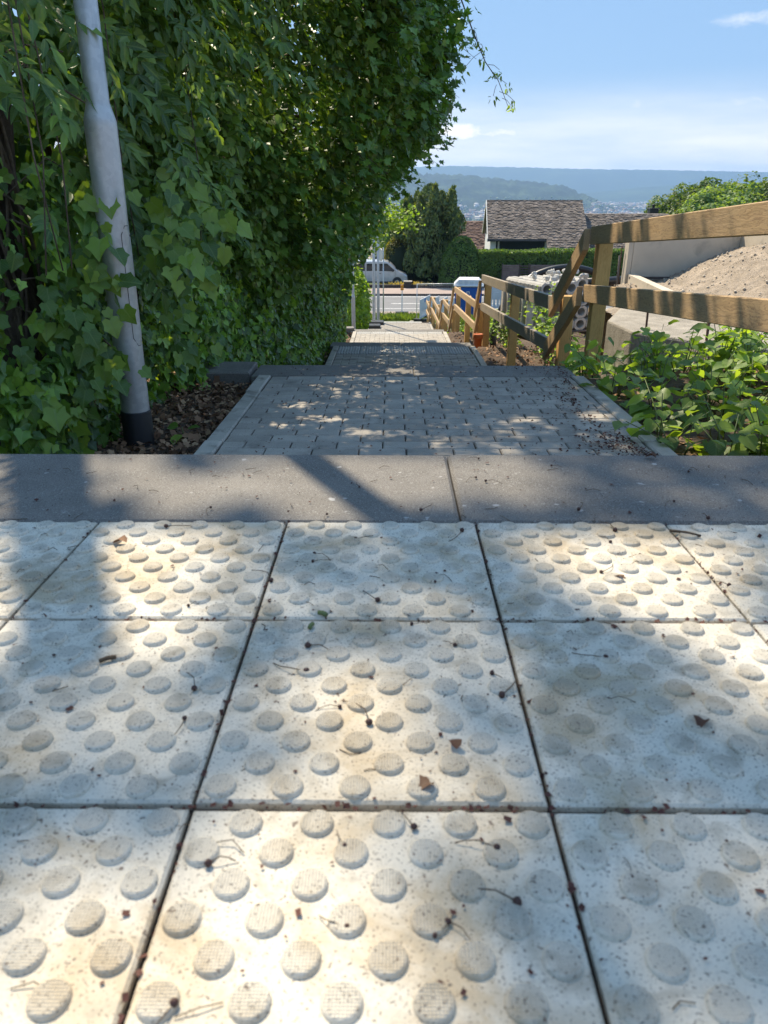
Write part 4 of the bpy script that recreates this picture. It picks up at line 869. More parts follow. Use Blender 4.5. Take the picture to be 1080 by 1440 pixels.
# ------------------------------------------------------------------ lamp posts
def lamp_post(label, loc, h, lower, r0, r1, lean, sleeve, door=True, group=None):
    t = thing('lamp_post', label, 'lamp post', loc); t.rotation_euler = (lean[0], lean[1], 0)
    MB().lathe([(r0 * 1.085, -0.25), (r0 * 1.085, sleeve - 0.004), (r0 * 1.06, sleeve), (r0 * 0.9, sleeve)], (0, 0, 0), 28).build('sleeve', MT['black'], t)
    MB().lathe([(r0, sleeve - 0.02), (r0, lower - 0.02), (r0 * 0.99, lower), (r0 * 0.95, lower + 0.012), (r1 * 1.12, lower + 0.045), (r1, lower + 0.065), (r1 * 0.75, h), (0.004, h + 0.01)], (0, 0, 0), 32).build('pole', MT['galv'], t)
    hd = MB().box((-0.1, -0.28, h - 0.02), (0.1, 0.35, h + 0.07), 0.03); hd.build('lamp_head', MT['galv'], t)
    if door:
        def patch(a0, a1, z0, z1, R_, cr, mat, name):
            vs = []; fs = []; na, nz = 10, 14
            for i in range(nz + 1):
                tz = i / nz; z = z0 + (z1 - z0) * tz; e = min(z - z0, z1 - z); ins = 0 if e >= cr else (cr - sqrt(max(0, cr*cr - (cr - e)**2))) / R_
                for j in range(na + 1):
                    a = a0 + ins + (a1 - a0 - 2 * ins) * j / na; vs.append((R_ * cos(a), R_ * sin(a), z))
            for i in range(nz):
                for j in range(na): fs.append((i*(na+1)+j, i*(na+1)+j+1, (i+1)*(na+1)+j+1, (i+1)*(na+1)+j))
            MB().add(vs, fs, 0, True).build(name, mat, t)
        c = -0.28
        patch(c - 0.52, c + 0.52, 0.44, 0.93, r0 + 0.0006, 0.022, MT['groove'], 'door_gap')
        patch(c - 0.485, c + 0.485, 0.4425, 0.9275, r0 + 0.0018, 0.02, MT['galv'], 'door')
        MB().lathe([(0.005, 0), (0.005, 0.002), (0.003, 0.003)], (cos(c + .33) * (r0 + .0018), sin(c + .33) * (r0 + .0018), 0.89), 10, axis=(cos(c + .33), sin(c + .33), 0)).build('lock', MT['groove'], t)
    return t
lamp_post('galvanised steel lamp post with a black foot sleeve beside the ivy', (-1.165, 3.26, -1.075), 5.0, 1.31, 0.062, 0.044, (0, 0.016), 0.145)
lamp_post('thin distant lamp post at the hedge end left of the sunny landing', (-0.90, 18.0, -3.60), 5.4, 1.22, 0.045, 0.03, (0, 0), 0.05, False)
for (x, y, z, lab) in [(-0.62, 27.2, -4.5, 'steel pole at the lowest landing, nearer of a pair standing close together'), (-0.52, 30.2, -5.0, 'steel pole at the lowest landing, farther of a pair standing close together')]:
    t = thing('steel_pole', lab, 'pole', (x, y, z)); MB().lathe([(0.058, -0.2), (0.058, 1.2), (0.05, 1.3), (0.045, 6.0), (0.01, 6.02)], (0, 0, 0), 14).build('pole', MT['galv'], t); MB().lathe([(0.09, -0.2), (0.09, 0.03), (0.06, 0.05)], (0, 0, 0), 14).build('base_collar', MT['darkmetal'], t)
sn = thing('road_sign', 'back of a grey oblong road sign on a thin pole by the road', 'road sign', (-0.47, 45, -7.2)); MB().tube([(0, 0, -0.1), (0, 0, 4.0)], 0.035, 8).build('pole', MT['galv'], sn)
MB().lathe([(0.36, -0.012), (0.37, 0), (0.36, 0.012)], (-0.16, 0.05, 3.6), 24, axis=(1, 0.42, 0)).build('sign_plate', MT['galv'], sn)
for k, z in enumerate((3.4, 3.8)): MB().box((-0.06, -0.03, z - 0.02), (0.04, 0.06, z + 0.02)).build('clamp', MT['darkmetal'], sn)
MB().box((-0.5, -0.25, -0.05), (0.5, 0.25, 0.10), 0.02).build('foot', MT['black'], sn)

# ------------------------------------------------------------------ wooden rail fence
fn = thing('wooden_fence', 'zigzag fence of yellow timber posts and rails stepping down beside the stairs', 'fence', (1.45, 3.0, -1.1))
FB = np.array(fn.location)
def bar(name, p0, p1, h, t, mat, label=None, drop=True):
    """sawn bar whose TOP edge runs p0 -> p1; t wide across, h deep"""
    p0, p1 = Vector(p0), Vector(p1); d = p1 - p0; L_ = d.length; x = d.normalized(); y = Vector((1, 0, 0)); y = (y - x * y.dot(x)).normalized(); z = x.cross(y)
    if z.z < 0: z = -z; y = -y
    mb = MB().box((0, -t/2, -h), (L_, t/2, 0), 0.004); k = x.z / z.z; mb.v = [(q[0] + q[2] * k, q[1], q[2]) for q in mb.v]; me = mb.mesh(name); me.materials.append(mat); o = bpy.data.objects.new(name, me); link(o, fn)
    m = Matrix.Identity(4); q = p0 - Vector(FB)
    for r in range(3): m[r][0] = x[r]; m[r][1] = y[r]; m[r][2] = z[r]; m[r][3] = q[r]
    o.matrix_basis = m
    if label: o['label'] = label
    return o
XR = 1.395
def rail(y0, z0, y1, z1, mat='woodrail', h=0.118, xo=0.0, label=None): return bar('rail', (XR + xo, y0, z0), (XR + xo, y1, z1), h, 0.042, MT[mat], label)
rail(-0.6, 0.24, 5.46, -0.250); rail(-0.6, -0.045, 5.50, -0.640)
rail(5.455, -0.262, 6.42, -0.872, h=0.12, xo=-0.0445); rail(5.505, -0.652, 6.50, -1.245, h=0.12, xo=-0.0445)
rail(6.37, -0.845, 11.76, -1.225, 'woodgrey', label='weathered rail tinted shade grey'); rail(6.45, -1.212, 11.76, -1.633, 'woodgrey', label='weathered rail tinted shade grey')  # rails under the trees, their shade grey is in the material
rail(11.70, -1.30, 12.26, -1.79, xo=-0.0445, h=0.12); rail(11.72, -1.70, 12.25, -2.15, xo=-0.0445, h=0.12)
rail(12.22, -1.702, 16.78, -1.998); rail(12.26, -2.062, 16.80, -2.362)
rail(16.72, -2.02, 17.63, -2.66, xo=-0.0445, h=0.12); rail(16.74, -2.39, 17.62, -2.98, xo=-0.0445, h=0.12)
rail(17.58, -2.59, 20.45, -2.75); rail(17.58, -2.90, 20.45, -3.11)
rail(20.40, -2.77, 21.42, -3.26, xo=-0.0445, h=0.12); rail(20.40, -3.14, 21.42, -3.70, xo=-0.0445, h=0.12)
rail(21.38, -3.235, 26.3, -3.45); rail(21.38, -3.60, 26.3, -3.82)
rail(26.2, -3.46, 27.0, -3.95, xo=-0.0445, h=0.12); rail(26.2, -3.83, 27.0, -4.30, xo=-0.0445, h=0.12)
rail(26.9, -3.93, 30.2, -4.11); rail(26.9, -4.28, 30.2, -4.47)
def post(y, ztop, zbot, w=0.098, xo=0.0):
    x = XR + 0.0225 + 0.052 + xo; me = MB().box((0, -w/2, -w/2), (ztop - zbot, w/2, w/2), 0.004).mesh('post'); me.materials.append(MT['wood']); o = bpy.data.objects.new('post', me); link(o, fn)
    q = Vector((x, y, zbot)) - Vector(FB); o.matrix_basis = Matrix(((0, 0, 1, q.x), (0, 1, 0, q.y), (1, 0, 0, q.z), (0, 0, 0, 1)))
for (y, zt, zb) in [(0.3, 0.13, -1.2), (2.6, -0.06, -1.3), (5.43, -0.29, -1.6), (6.36, -0.83, -2.2), (9.06, -1.08, -2.4), (11.66, -1.25, -2.5), (12.32, -1.74, -3.1), (14.5, -1.90, -3.1), (16.75, -2.02, -3.3), (17.62, -2.62, -3.9), (20.38, -2.77, -4.0), (21.44, -3.27, -4.6), (23.9, -3.4, -4.8), (26.25, -3.48, -4.8), (27.0, -3.97, -5.0), (30.0, -4.14, -5.2)]:
    post(y, zt, zb)

dp = thing('drain_pipe', 'short orange drain pipe stub at the foot of a fence post', 'pipe', (1.33, 11.45, -2.26), (0, 0, 0))
MB().lathe([(0.062, -0.1), (0.062, 0.13), (0.072, 0.13), (0.072, 0.20), (0.058, 0.20), (0.055, 0.0)], (0, 0, 0), 20).build('pipe', MT['orange'], dp); MB().lathe([(0.073, 0.135), (0.078, 0.15), (0.078, 0.18), (0.073, 0.195)], (0, 0, 0), 20).build('socket_ring', MT['orange'], dp)
sb = MB().box((-0.22, -0.16, -0.3), (0.17, 0.16, 0.02), 0.008).build('stone_block', MT['slab'], None, (-1.06, 4.74, -1.085)); tag(sb, 'dark concrete block between the mulch bed and the second step edge', 'block')
for k in range(3):
    o = MB().box((-0.32, -0.12, 0), (0.24, 0.12, 0.06), 0.006).build('stone_block', MT['slab'], None, (-1.05, 16.3, -2.98 + 0.062 * k)); o.rotation_euler = (0, 0, 0.05 * k)
    tag(o, ['dark flat block at the hedge end, bottom of a stack of three', 'dark flat block at the hedge end, middle of a stack of three', 'dark flat block at the hedge end, topmost of a stack of three'][k], 'block', 'dark blocks at the hedge end')
for k, (x, y) in enumerate([(-0.72, 25.4), (-0.62, 26.3)]):
    o = MB().box((-0.36, -0.2, 0), (0.36, 0.2, 0.11), 0.02).build('barrier_foot', MT['black'], None, (x, y, -4.36 - SL * (y - 25))); tag(o, ['black rubber barrier foot beside the steel poles, nearer one', 'black rubber barrier foot beside the steel poles, farther one'][k], 'barrier foot', 'barrier feet by the poles')

# ------------------------------------------------------------------ building site on the right
rw = thing('retaining_wall', 'pale precast concrete retaining wall behind the gravel heap', 'wall', (3.7, 12.0, -1.6))
def wpanel(name, lo, hi, ch=0.012): MB().box(lo, hi, ch).build(name, MT['concrete'], rw)
wpanel('wall_panel', (0.0, 0.0, -0.3), (1.60, 0.13, 1.06)); wpanel('end_rib', (-0.075, 0.005, -0.35), (-0.004, 0.20, 1.05))
wpanel('wall_panel', (1.604, -1.55, -0.3), (1.74, 0.13, 1.17)); wpanel('wall_panel', (1.604, -3.6, -0.3), (1.74, -1.556, 1.175)); wpanel('wall_panel', (1.745, -0.02, -0.3), (4.5, 0.12, 1.12))
MB().prism([(-0.02, 0.32), (0.10, 0.32), (-0.04, -2.2), (-0.17, -2.2)], 0.0, 0.36, 'z').build('footing', MT['concrete'], rw)
fs_ = MB().prism([(2.30, 8.05), (2.36, 7.38), (2.95, 6.72), (3.9, 6.2), (5.2, 6.0), (5.2, 9.0), (3.4, 9.5), (2.75, 9.1)], -2.3, -1.30, 'z').build('concrete_slab', MT['roughconc'], None, bevel=0.025)
tag(fs_, 'rough cast concrete slab edge with gravel on it behind the weeds', 'concrete slab')
def heap():
    xs = np.arange(2.55, 5.30, 0.035); ys = np.arange(5.9, 12.0, 0.035); Xg, Yg = np.meshgrid(xs, ys); X, Y = Xg.ravel(), Yg.ravel()
    s = np.clip((X - 3.75) / 1.75, 0, 1); s = s * s * (3 - 2 * s); z = -1.355 + 0.64 * s * np.exp(-((Y - 10.6) / 2.1) ** 2) + 0.05 * np.clip((X - 3) / 2, 0, 1)
    P = np.stack([X, Y, z], 1); Q = P * np.array([1, 1, 0]); z = z + wob(Q, 2.0, 5) * 0.045 + wob(Q, 9, 6) * 0.018 + wob(Q * np.array([1.0, 0.3, 0]) + np.array([0, 0, 0]), 14, 7) * 0.014 + np.random.default_rng(4).normal(size=len(z)) * 0.008
    edge = np.minimum(np.minimum(X - np.where(Y < 9.2, 2.62 + 0.15 * np.sin(Y * 2), 3.48), 9), Y - np.where(X < 3.6, 6.75 - (X - 2.95) * 0.5, 6.1)); z = np.where(edge < 0.0, -2.4, z - np.clip(0.12 - edge, 0, 1) * 0.4)
    P[:, 2] = z; nx, ny = len(xs), len(ys); i = np.arange((ny - 1) * nx).reshape(ny - 1, nx)[:, :-1].ravel(); F = np.stack([i, i + 1, i + nx + 1, i + nx], 1)
    o = bpy.data.objects.new('gravel_heap', fast_mesh('gravel_heap', P, F, MT['gravel'], True)); link(o); tag(o, 'heap of pale sandy gravel against the concrete wall', None, None, 'stuff')
    r = np.random.default_rng(12); ok = np.where(z > -1.6)[0]; pick = r.choice(ok, 2600); q = P[pick] + r.normal(size=(2600, 3)) * np.array([.02, .02, .0])
    icos = np.array([(0, 0, 1), (1, 0, .1), (.2, .9, 0), (-.9, .3, .1), (-.4, -.9, 0), (.5, -.7, .2), (0, 0, -0.8)], float); fi = np.array([(0, 1, 2), (0, 2, 3), (0, 3, 4), (0, 4, 5), (0, 5, 1), (6, 2, 1), (6, 3, 2), (6, 4, 3), (6, 5, 4), (6, 1, 5)])
    sz = r.exponential(0.006, 2600) + 0.004; sz = np.minimum(sz, 0.04); V = (q[:, None, :] + icos[None] * sz[:, None, None] * r.uniform(.7, 1.2, (2600, 1, 3))).reshape(-1, 3); F = (fi[None] + (np.arange(2600) * 7)[:, None, None]).reshape(-1, 3)
    o = bpy.data.objects.new('gravel', fast_mesh('gravel', V, F, MT['stone'])); link(o); tag(o, 'loose stones lying on the gravel heap', None, None, 'stuff')
heap()
for k, (x, y, z0, z1, lab) in enumerate([(2.53, 7.5, -1.7, -1.02, 'rusty rebar stake before the left half of the concrete slab'), (2.90, 6.9, -1.8, -1.10, 'thicker rusty rebar stake among the tall weeds'), (2.48, 8.9, -2.0, -1.12, 'rusty stake just right of the tall fence post'), (3.58, 12.2, -1.7, -0.84, 'dark thin stake left of the concrete wall end'), (3.50, 12.0, -1.7, -0.97, 'pale wooden stake left of the concrete wall end')]):
    o = MB().tube([(0, 0, 0), (0.01, 0, (z1 - z0) * .5), (0.0, 0.01, z1 - z0)], [0.011, 0.013, 0.011, 0.009, 0.014][k], 7).build('stake', MT['rust'] if k < 4 else MT['greywood'], None, (x, y, z0)); tag(o, lab, 'stake')
bt = MB().box((-0.35, -0.03, 0), (0.35, 0.03, 0.035), 0.004).build('batten', MT['darkwood'], None, (4.0, 11.86, -1.30)); tag(bt, 'dark thin batten lying at the foot of the concrete wall', 'batten')

# stacks of interlocking planter blocks
def ring_mesh():
    mb = MB(); R_, r_, D = 0.20, 0.135, 0.25; seg = 20; vs = []; fs = []
    def outer(a):
        c, s = cos(a), sin(a); k = 1 / max(abs(c), abs(s)); q = min(k, 1.12); n_ = 0.93 if (s > 0.92) else 1.0; return (R_ * c * q, R_ * s * q * n_)
    for y in (0, D):
        for k in range(seg): a = 2*pi*(k+.5)/seg; p = outer(a); vs.append((p[0], y, p[1] + R_))
        for k in range(seg): a = 2*pi*(k+.5)/seg; vs.append((r_ * cos(a), y, r_ * sin(a) + R_))
    for k in range(seg):
        j = (k + 1) % seg
        fs += [(k, j, seg + j, seg + k), (2*seg + k, 3*seg + k, 3*seg + j, 2*seg + j), (k, 2*seg + k, 2*seg + j, j), (seg + k, seg + j, 3*seg + j, 3*seg + k)]
    mb.add(vs, fs, 0)
    for s in (-1, 1):
        for q in range(3): mb.box((s * 0.205 - 0.012, 0.02 + q * 0.08, 0.10), (s * 0.205 + 0.012, 0.055 + q * 0.08, 0.30), 0.005)
    for q in range(3): mb.box((-0.07 + q * 0.05, 0.03, 0.375), (-0.04 + q * 0.05, 0.22, 0.412), 0.006)
    me = mb.mesh('planter_block'); me.materials.append(MT['block']); return me
rmz = ring_mesh(); base_z = -2.12; ANG = radians(24); BX0, BY0 = 2.30, 11.35
ca, sa = cos(ANG), sin(ANG)
def blk(lx, ly): return (BX0 + lx * ca - ly * sa, BY0 + lx * sa + ly * ca)
row_words = ['bottom', 'second', 'third', 'top']; col_words = ['leftmost', 'second', 'middle', 'fourth', 'rightmost']
pal = thing('pallet', 'wooden pallet under the stack of grey planter blocks', 'pallet', (BX0, BY0, base_z - 0.02), (0, 0, ANG))
for q in range(7): MB().box((-0.16, -0.05 + q * 0.16, 0.09), (1.08, 0.06 + q * 0.16, 0.112), 0.003).build('plank', MT['greywood'], pal)
for q in range(3): MB().box((-0.16 + q * 0.57, -0.05, -0.02), (-0.06 + q * 0.57, 1.02, 0.089), 0.004).build('bearer', MT['greywood'], pal)
for lev in range(4):
    for dep in range(3):
        for c in range(5):
            if lev == 3 and dep == 0 and c > 2: continue
            x, y = blk(c * 0.222, dep * 0.33)
            o = mesh_obj('planter_block', rmz, None, (x, y, base_z + 0.095 + lev * 0.182), (0, 0, ANG + random.uniform(-.03, .03)), (0.52, 1.28, 0.445))
            tag(o, 'grey concrete planter block, %s layer, %s column, %s' % (row_words[lev], col_words[c], ['front', 'middle row', 'back'][dep]), 'concrete block', 'stacked planter blocks on the pallet')
# palisade stones standing left of them and rubble on top
for k in range(6):
    o = MB().box((-0.055, -0.055, 0), (0.055, 0.055, 0.62), 0.012).build('palisade_stone', MT['block'], None, (2.06 - 0.055 * k, 11.32 + k * 0.125, base_z + 0.06)); o.rotation_euler = (0, 0, 0.1)
    tag(o, 'pale square palisade stone standing left of the planter blocks, %s counted from the near end' % ['first', 'second', 'third', 'fourth', 'fifth', 'last'][k], 'stone post', 'palisade stones beside the planter blocks')
r = random.Random(23)
for k in range(22):
    x, y = blk(r.uniform(0, .95), r.uniform(.1, .85)); bm = bmesh.new(); bmesh.ops.create_icosphere(bm, subdivisions=1, radius=0.055)
    for v in bm.verts: v.co = v.co * r.uniform(0.7, 1.15); v.co.z *= 0.7
    me = bpy.data.meshes.new('rubble_stone'); bm.to_mesh(me); bm.free(); me.materials.append(MT['block']); o = mesh_obj('rubble_stone', me, None, (x, y, base_z + 0.095 + 0.735 + r.uniform(0.02, 0.07)), (r.random(), r.random(), r.random() * 6)); tag(o, 'pale broken concrete lump lying on top of the planter block stack', 'stone', 'rubble on top of the planter blocks')
# black pipes
pp = thing('pipe_coil', 'black plastic pipe bent in a wide arc behind the planter blocks', 'pipe', (3.3, 14.3, -2.4))
MB().tube([(1.35 * cos(a), 0.2 * sin(a), -0.28 + 1.30 * sin(a)) for a in np.linspace(-0.1, pi + 0.1, 30)], 0.062, 12).build('pipe', MT['pipe'], pp)
for k in range(3):
    pts = [Vector((3.05 + 0.02 * k, 13.4 + 0.16 * k, -1.55 - 0.10 * k)), Vector((4.1, 13.7 + 0.16 * k, -1.52 - 0.1 * k)), Vector((5.2, 13.9 + 0.16 * k, -1.66 - 0.1 * k))]
    o = MB().tube([(p - pts[0]) for p in pts], 0.075, 14).build('black_pipe', MT['pipe'], None, pts[0]); tag(o, ['straight black pipe behind the fence post, uppermost of three', 'straight black pipe behind the fence post, middle of three', 'straight black pipe behind the fence post, lowest of three'][k], 'pipe', 'black pipes on the building site')

# ------------------------------------------------------------------ weeds
def weed(label, x, y, h, nst, size, mat, shape, seed, group=None, spread=0.22, name='weed_plant', singles=300, lean=(0, 0)):
    z = float(ground(x, y)); o = thing(name, label, 'plant', (x, y, z), (0, 0, 0), group); r = np.random.default_rng(seed); Ps, Nl, Tl, Sl = [], [], [], []
    for s in range(nst):
        a = r.uniform(0, 6.28); hh = h * r.uniform(0.55, 1.0); top = np.array([cos(a) * spread * r.uniform(.3, 1.3) + lean[0], sin(a) * spread * r.uniform(.3, 1.3) + lean[1], hh]); b0 = np.array([cos(a), sin(a), 0]) * 0.04
        pts = [b0, b0 + (top - b0) * 0.5 * np.array([.6, .6, 1.15]), top]; mb = MB().tube(pts, 0.004, 5, r1=0.0018); mb.build('stem', MT['stem'], o)
        m = max(4, int(hh / 0.045)); 
        for q in range(m):
            t = 0.25 + 0.75 * q / (m - 1); p = pts[0] * (1-t)**2 + 2 * pts[1] * t * (1-t) + pts[2] * t * t; b = a + q * 2.4 + r.uniform(-.4, .4); out = np.array([cos(b), sin(b), 0])
            sz = size * r.uniform(0.6, 1.2) * (1.15 - 0.5 * t); Ps.append(np.array([x, y, z]) + p + out * sz * 0.35); Nl.append(np.array([0, 0, 1.0]) + out * 0.25 + r.normal(size=3) * 0.3); Tl.append(out + np.array([0, 0, -0.25 + 0.2 * r.normal()])); Sl.append(sz)
    foliage(o, np.array(Ps), np.array(Nl), np.array(Tl), np.array(Sl), shape, mat, singles); return o
gw = 'leafy green weeds in the bed right of the landing'
r = random.Random(31)
wl = 'leafy green weed growing in the crowded bed right of the upper landing'
cnt = 0
for gy in np.arange(2.25, 5.7, 0.27):
    for gx in np.arange(1.34, 3.4, 0.27):
        x = gx + r.uniform(-.12, .12); y = gy + r.uniform(-.12, .12)
        if x > y * 0.62 + 0.12 or (1.38 < x < 1.56 and 5.3 < y < 5.6): continue
        hh = 0.20 + 0.10 * min(1, (x - 1.2)) + r.uniform(0, .12); tall = x > 1.8 and r.random() < 0.25
        lt = (y > 4.0 and r.random() < 0.35)
        wl = '%s heart leaved weed %s of the bed, %s' % ('pale' if lt else 'green', 'at the kerb side' if x < 1.75 else 'in the middle' if x < 2.4 else 'at the outer side', 'near the dark step' if y < 3.2 else 'halfway along the landing' if y < 4.5 else 'near the tall fence post')
        weed(wl, x, y, hh + (0.16 if tall else 0), 4, 0.105 if not lt else 0.085, MT['weedlight'] if lt else MT['weed'], 'heart', 300 + cnt, gw); cnt += 1
weed('tall weed with big sunlit heart leaves below the middle rail', 2.02, 4.55, 0.52, 3, 0.13, MT['weedlight'], 'heart', 501, None, 0.16); weed('tall weed with lobed young leaf tip right of the first fence post', 1.78, 5.35, 0.42, 3, 0.11, MT['weedlight'], 'ivy', 502, None, 0.1)
weed('thin tall weed at the right picture edge under the rail', 2.45, 4.5, 0.55, 4, 0.075, MT['weedlight'], 'lance', 503, None, 0.2); weed('tall leafy weed with sparse stems before the gravel', 2.35, 5.1, 0.5, 3, 0.10, MT['weed'], 'heart', 504, None, 0.2)
weed('low broad leaved weed overhanging the kerb near the fence post', 1.30, 4.3, 0.22, 4, 0.085, MT['weed'], 'ivy', 505, None, 0.16); weed('dark broad leaved weed at the right end of the dark step', 1.15, 2.75, 0.20, 4, 0.11, MT['weed'], 'oval', 506, None, 0.2)
gy2 = 'tall sunlit weeds along the fence beside the second landing'
for k in range(16):
    y = 6.9 + k * 0.72 + r.uniform(-.2, .2); x = 1.68 + r.uniform(0, .42) + (0.2 if k % 2 else 0); hh = [0.35, 0.5, 0.75, 0.95, 0.9, 1.0, 1.0, .8, .7, .8, .7, .7, .6, .6, .6, .6][k]
    weed('tall yellow green weed in the sun %s' % ('near the tall fence post' if y < 8.6 else 'between the fence and the planter blocks' if y < 12.5 else 'beside the fence at the sunny landing'), x, y, hh, 7, 0.085, MT['weedlight'], 'oval', 600 + k, gy2, 0.28, singles=60)
for k in range(7):
    y = 18 + k * 1.8; weed('low green weed at the fence foot beside the lower landings', 1.75 + r.uniform(0, .5), y, 0.5, 6, 0.10, MT['weedlight'], 'oval', 640 + k, 'low weeds beside the lower landings', 0.35, singles=30)
small = weed('single upright green leaf plant at the foot of the lamp post', -0.985, 3.32, 0.10, 1, 0.10, MT['ivybig'], 'oval', 700, None, 0.04)
# grass strip and verges
def grass_patch(name, label, x0, x1, y0, y1, n, h, mat, seed):
    r = np.random.default_rng(seed); X = r.uniform(x0, x1, n); Y = r.uniform(y0, y1, n); P = np.stack([X, Y, ground(X, Y)], 1); lean = r.normal(size=(n, 3)) * 0.35; tip = np.array([0, 0, 1.0]) + lean; Nn = r.normal(size=(n, 3)) * np.array([1, 1, .2]) + np.array([0, 0, .3]); side, tip, Nn = frames(Nn, tip); sz = h * r.uniform(.5, 1.3, n)
    V, F = LV['lance']; V = V * np.array([0.45, 1, 1]); out = P[:, None] + sz[:, None, None] * (V[None, :, 0:1] * side[:, None] + V[None, :, 1:2] * tip[:, None] + V[None, :, 2:3] * Nn[:, None]); FF = (F[None] + (np.arange(n) * len(V))[:, None, None]).reshape(-1, 3)
    o = bpy.data.objects.new(name, fast_mesh(name, out.reshape(-1, 3), FF, mat)); link(o); tag(o, label, None, None, 'stuff')
grass_patch('grass', 'bright green grass strip between the stairs and the road', -2.5, 6.0, 43.5, 46.5, 5200, 0.34, MT['grass'], 1)
grass_patch('grass', 'grass and weeds on the slope right of the fence', 2.0, 9, 16, 43, 9000, 0.35, MT['grass'], 2)
grass_patch('grass', 'grass at the foot of the hedge left of the second landing', -1.5, -0.86, 5.2, 11, 1600, 0.09, MT['grass'], 3)
for k, (x, lab) in enumerate([(2.4, 'pale dry grass tuft on the low wall, left one'), (5.0, 'pale dry grass tuft on the low wall, right one'), (0.3, 'straw coloured tuft on the low wall near the van')]):
    r = np.random.default_rng(k); n = 160; P = np.stack([x + r.normal(size=n) * 0.45, 59.95 + r.normal(size=n) * 0.12, np.full(n, -7.12)], 1); side, tip, Nn = frames(r.normal(size=(n, 3)), np.array([0, 0, 1.0]) + r.normal(size=(n, 3)) * 0.5); V, F = leaf_verts(P - P.mean(0), side, tip, Nn, r.uniform(0.2, 0.42, n), 'lance'); o = bpy.data.objects.new('grass_tuft', fast_mesh('grass_tuft', V, F, MT['straw'])); link(o); o.location = P.mean(0); tag(o, lab, 'grass tuft')

# ------------------------------------------------------------------ portable toilet, barriers, mesh fence, beacons
pt = thing('portable_toilet', 'blue portable toilet with a white domed roof beside the fence', 'portable toilet', (3.16, 31.4, -5.75), (0, 0, radians(-6)))
MB().box((-0.54, -0.54, 0.12), (0.54, 0.54, 2.06), 0.03).build('cabin', MT['blue'], pt); MB().box((-0.58, -0.58, -0.02), (0.58, 0.58, 0.118), 0.02).build('base', MT['darkmetal'], pt)
MB().box((-0.40, -0.565, 0.18), (0.40, -0.542, 1.98), 0.008).build('door', MT['blue'], pt)
for s in (-1, 1): MB().box((s * 0.50 - 0.035, -0.56, 0.16), (s * 0.50 + 0.035, -0.543, 2.03), 0.006).build('corner_post', MT['blue'], pt)
rf = MB().box((-0.60, -0.60, 2.062), (0.60, 0.60, 2.14), 0.02).build('roof', MT['white'], pt)
MB().prism([(-0.59, 2.142), (0.59, 2.142), (0.40, 2.33), (-0.40, 2.33)], -0.50, 0.50, 'y').build('roof_dome', MT['white'], rf)
for k in range(4): MB().box((-0.40 + k * 0.22, -0.525, 2.17), (-0.26 + k * 0.22, -0.502, 2.29), 0.01).build('roof_window', MT['barrier'], rf)
lg = MB()
for (x, z, w, h) in [(-0.06, 1.86, .10, .03), (-0.08, 1.78, .03, .10), (0.02, 1.78, .03, .10), (-0.05, 1.70, .09, .03), (-0.09, 1.62, .03, .09), (-0.01, 1.60, .08, .03), (0.03, 1.54, .03, .08), (-0.07, 1.52, .08, .03), (-0.08, 1.42, .12, .03), (0.0, 1.36, .03, .08), (0.30, 1.6, .03, .18), (0.33, 1.45, .03, .14), (-0.33, 1.22, .08, .03), (-0.35, 1.12, .03, .10), (-0.28, 1.10, .03, .10), (-0.34, 1.02, .10, .03)]:
    lg.box((x, -0.570, z), (x + w, -0.566, z + h))
lg.build('logo', MT['white'], pt); MB().box((0.28, -0.575, 1.0), (0.36, -0.566, 1.12), 0.004).build('latch', MT['white'], pt)
def barrier(label, a, b, gnd, name='plastic_barrier'):
    a, b = np.array(a), np.array(b); L_ = float(np.linalg.norm(b - a)); ang = atan2(b[1] - a[1], b[0] - a[0]); t = thing(name, label, 'barrier', (a[0], a[1], gnd), (0, 0, ang), 'white plastic site barriers')
    MB().box((0, -0.02, 0.78), (L_ - 0.03, 0.02, 1.02), 0.008).build('top_board', MT['barrier'], t); MB().box((0, -0.02, 0.08), (L_ - 0.03, 0.02, 0.20), 0.008).build('bottom_board', MT['barrier'], t); MB().box((0, -0.019, 0.46), (L_ - .03, 0.019, 0.775), 0.006).build('middle_board', MT['barrier'], t)
    n = int(L_ / 0.16)
    for k in range(n): MB().box((0.02 + k * 0.16, -0.017, 0.201), (0.11 + k * 0.16, 0.017, 0.459), 0.004).build('slat', MT['barrier'], t)
    MB().box((0.5 * L_ - .25, -0.025, 0.80), (0.5 * L_ + .05, -0.0205, 0.98)).build('logo_patch', MT['bluelogo'], t)
    for x in (0.2, L_ - 0.3): MB().box((x - .1, -0.35, -0.08), (x + .1, 0.35, 0.07), 0.015).build('foot', MT['black'], t)
c0 = np.array([1.42, 37.5]); c1 = np.array([3.75, 45.0]); gz = lambda y: float(np.interp(y, GY, GZ)) + 0.1
for k in range(4):
    a = c0 + (c1 - c0) * k / 4; b_ = c0 + (c1 - c0) * (k + 1) / 4; barrier('white plastic barrier with slots beside the lower stairs, %s from the camera' % ['first', 'second', 'third', 'fourth'][k], a, b_, gz((a[1] + b_[1]) / 2) + 0.10)
barrier('white plastic barrier right of the blue toilet, nearer unit', (4.35, 33.9), (6.3, 33.7), -5.05); barrier('white plastic barrier right of the blue toilet, farther unit', (4.6, 38.0), (6.5, 38.3), -5.6)
mf = thing('mesh_fence', 'grey steel wire mesh site fence panel beyond the stairs', 'fence', (1.34, 40.0, -6.62))
for (a, b_) in [((0, 0, 0.1), (0, 0, 2.0)), ((3.4, 0.3, 0.1), (3.4, 0.3, 2.0)), ((0, 0, 1.98), (3.4, 0.3, 1.98)), ((0, 0, 0.15), (3.4, 0.3, 0.15))]: MB().tube([a, b_], 0.021, 8).build('frame_tube', MT['galv'], mf)
wm = MB()
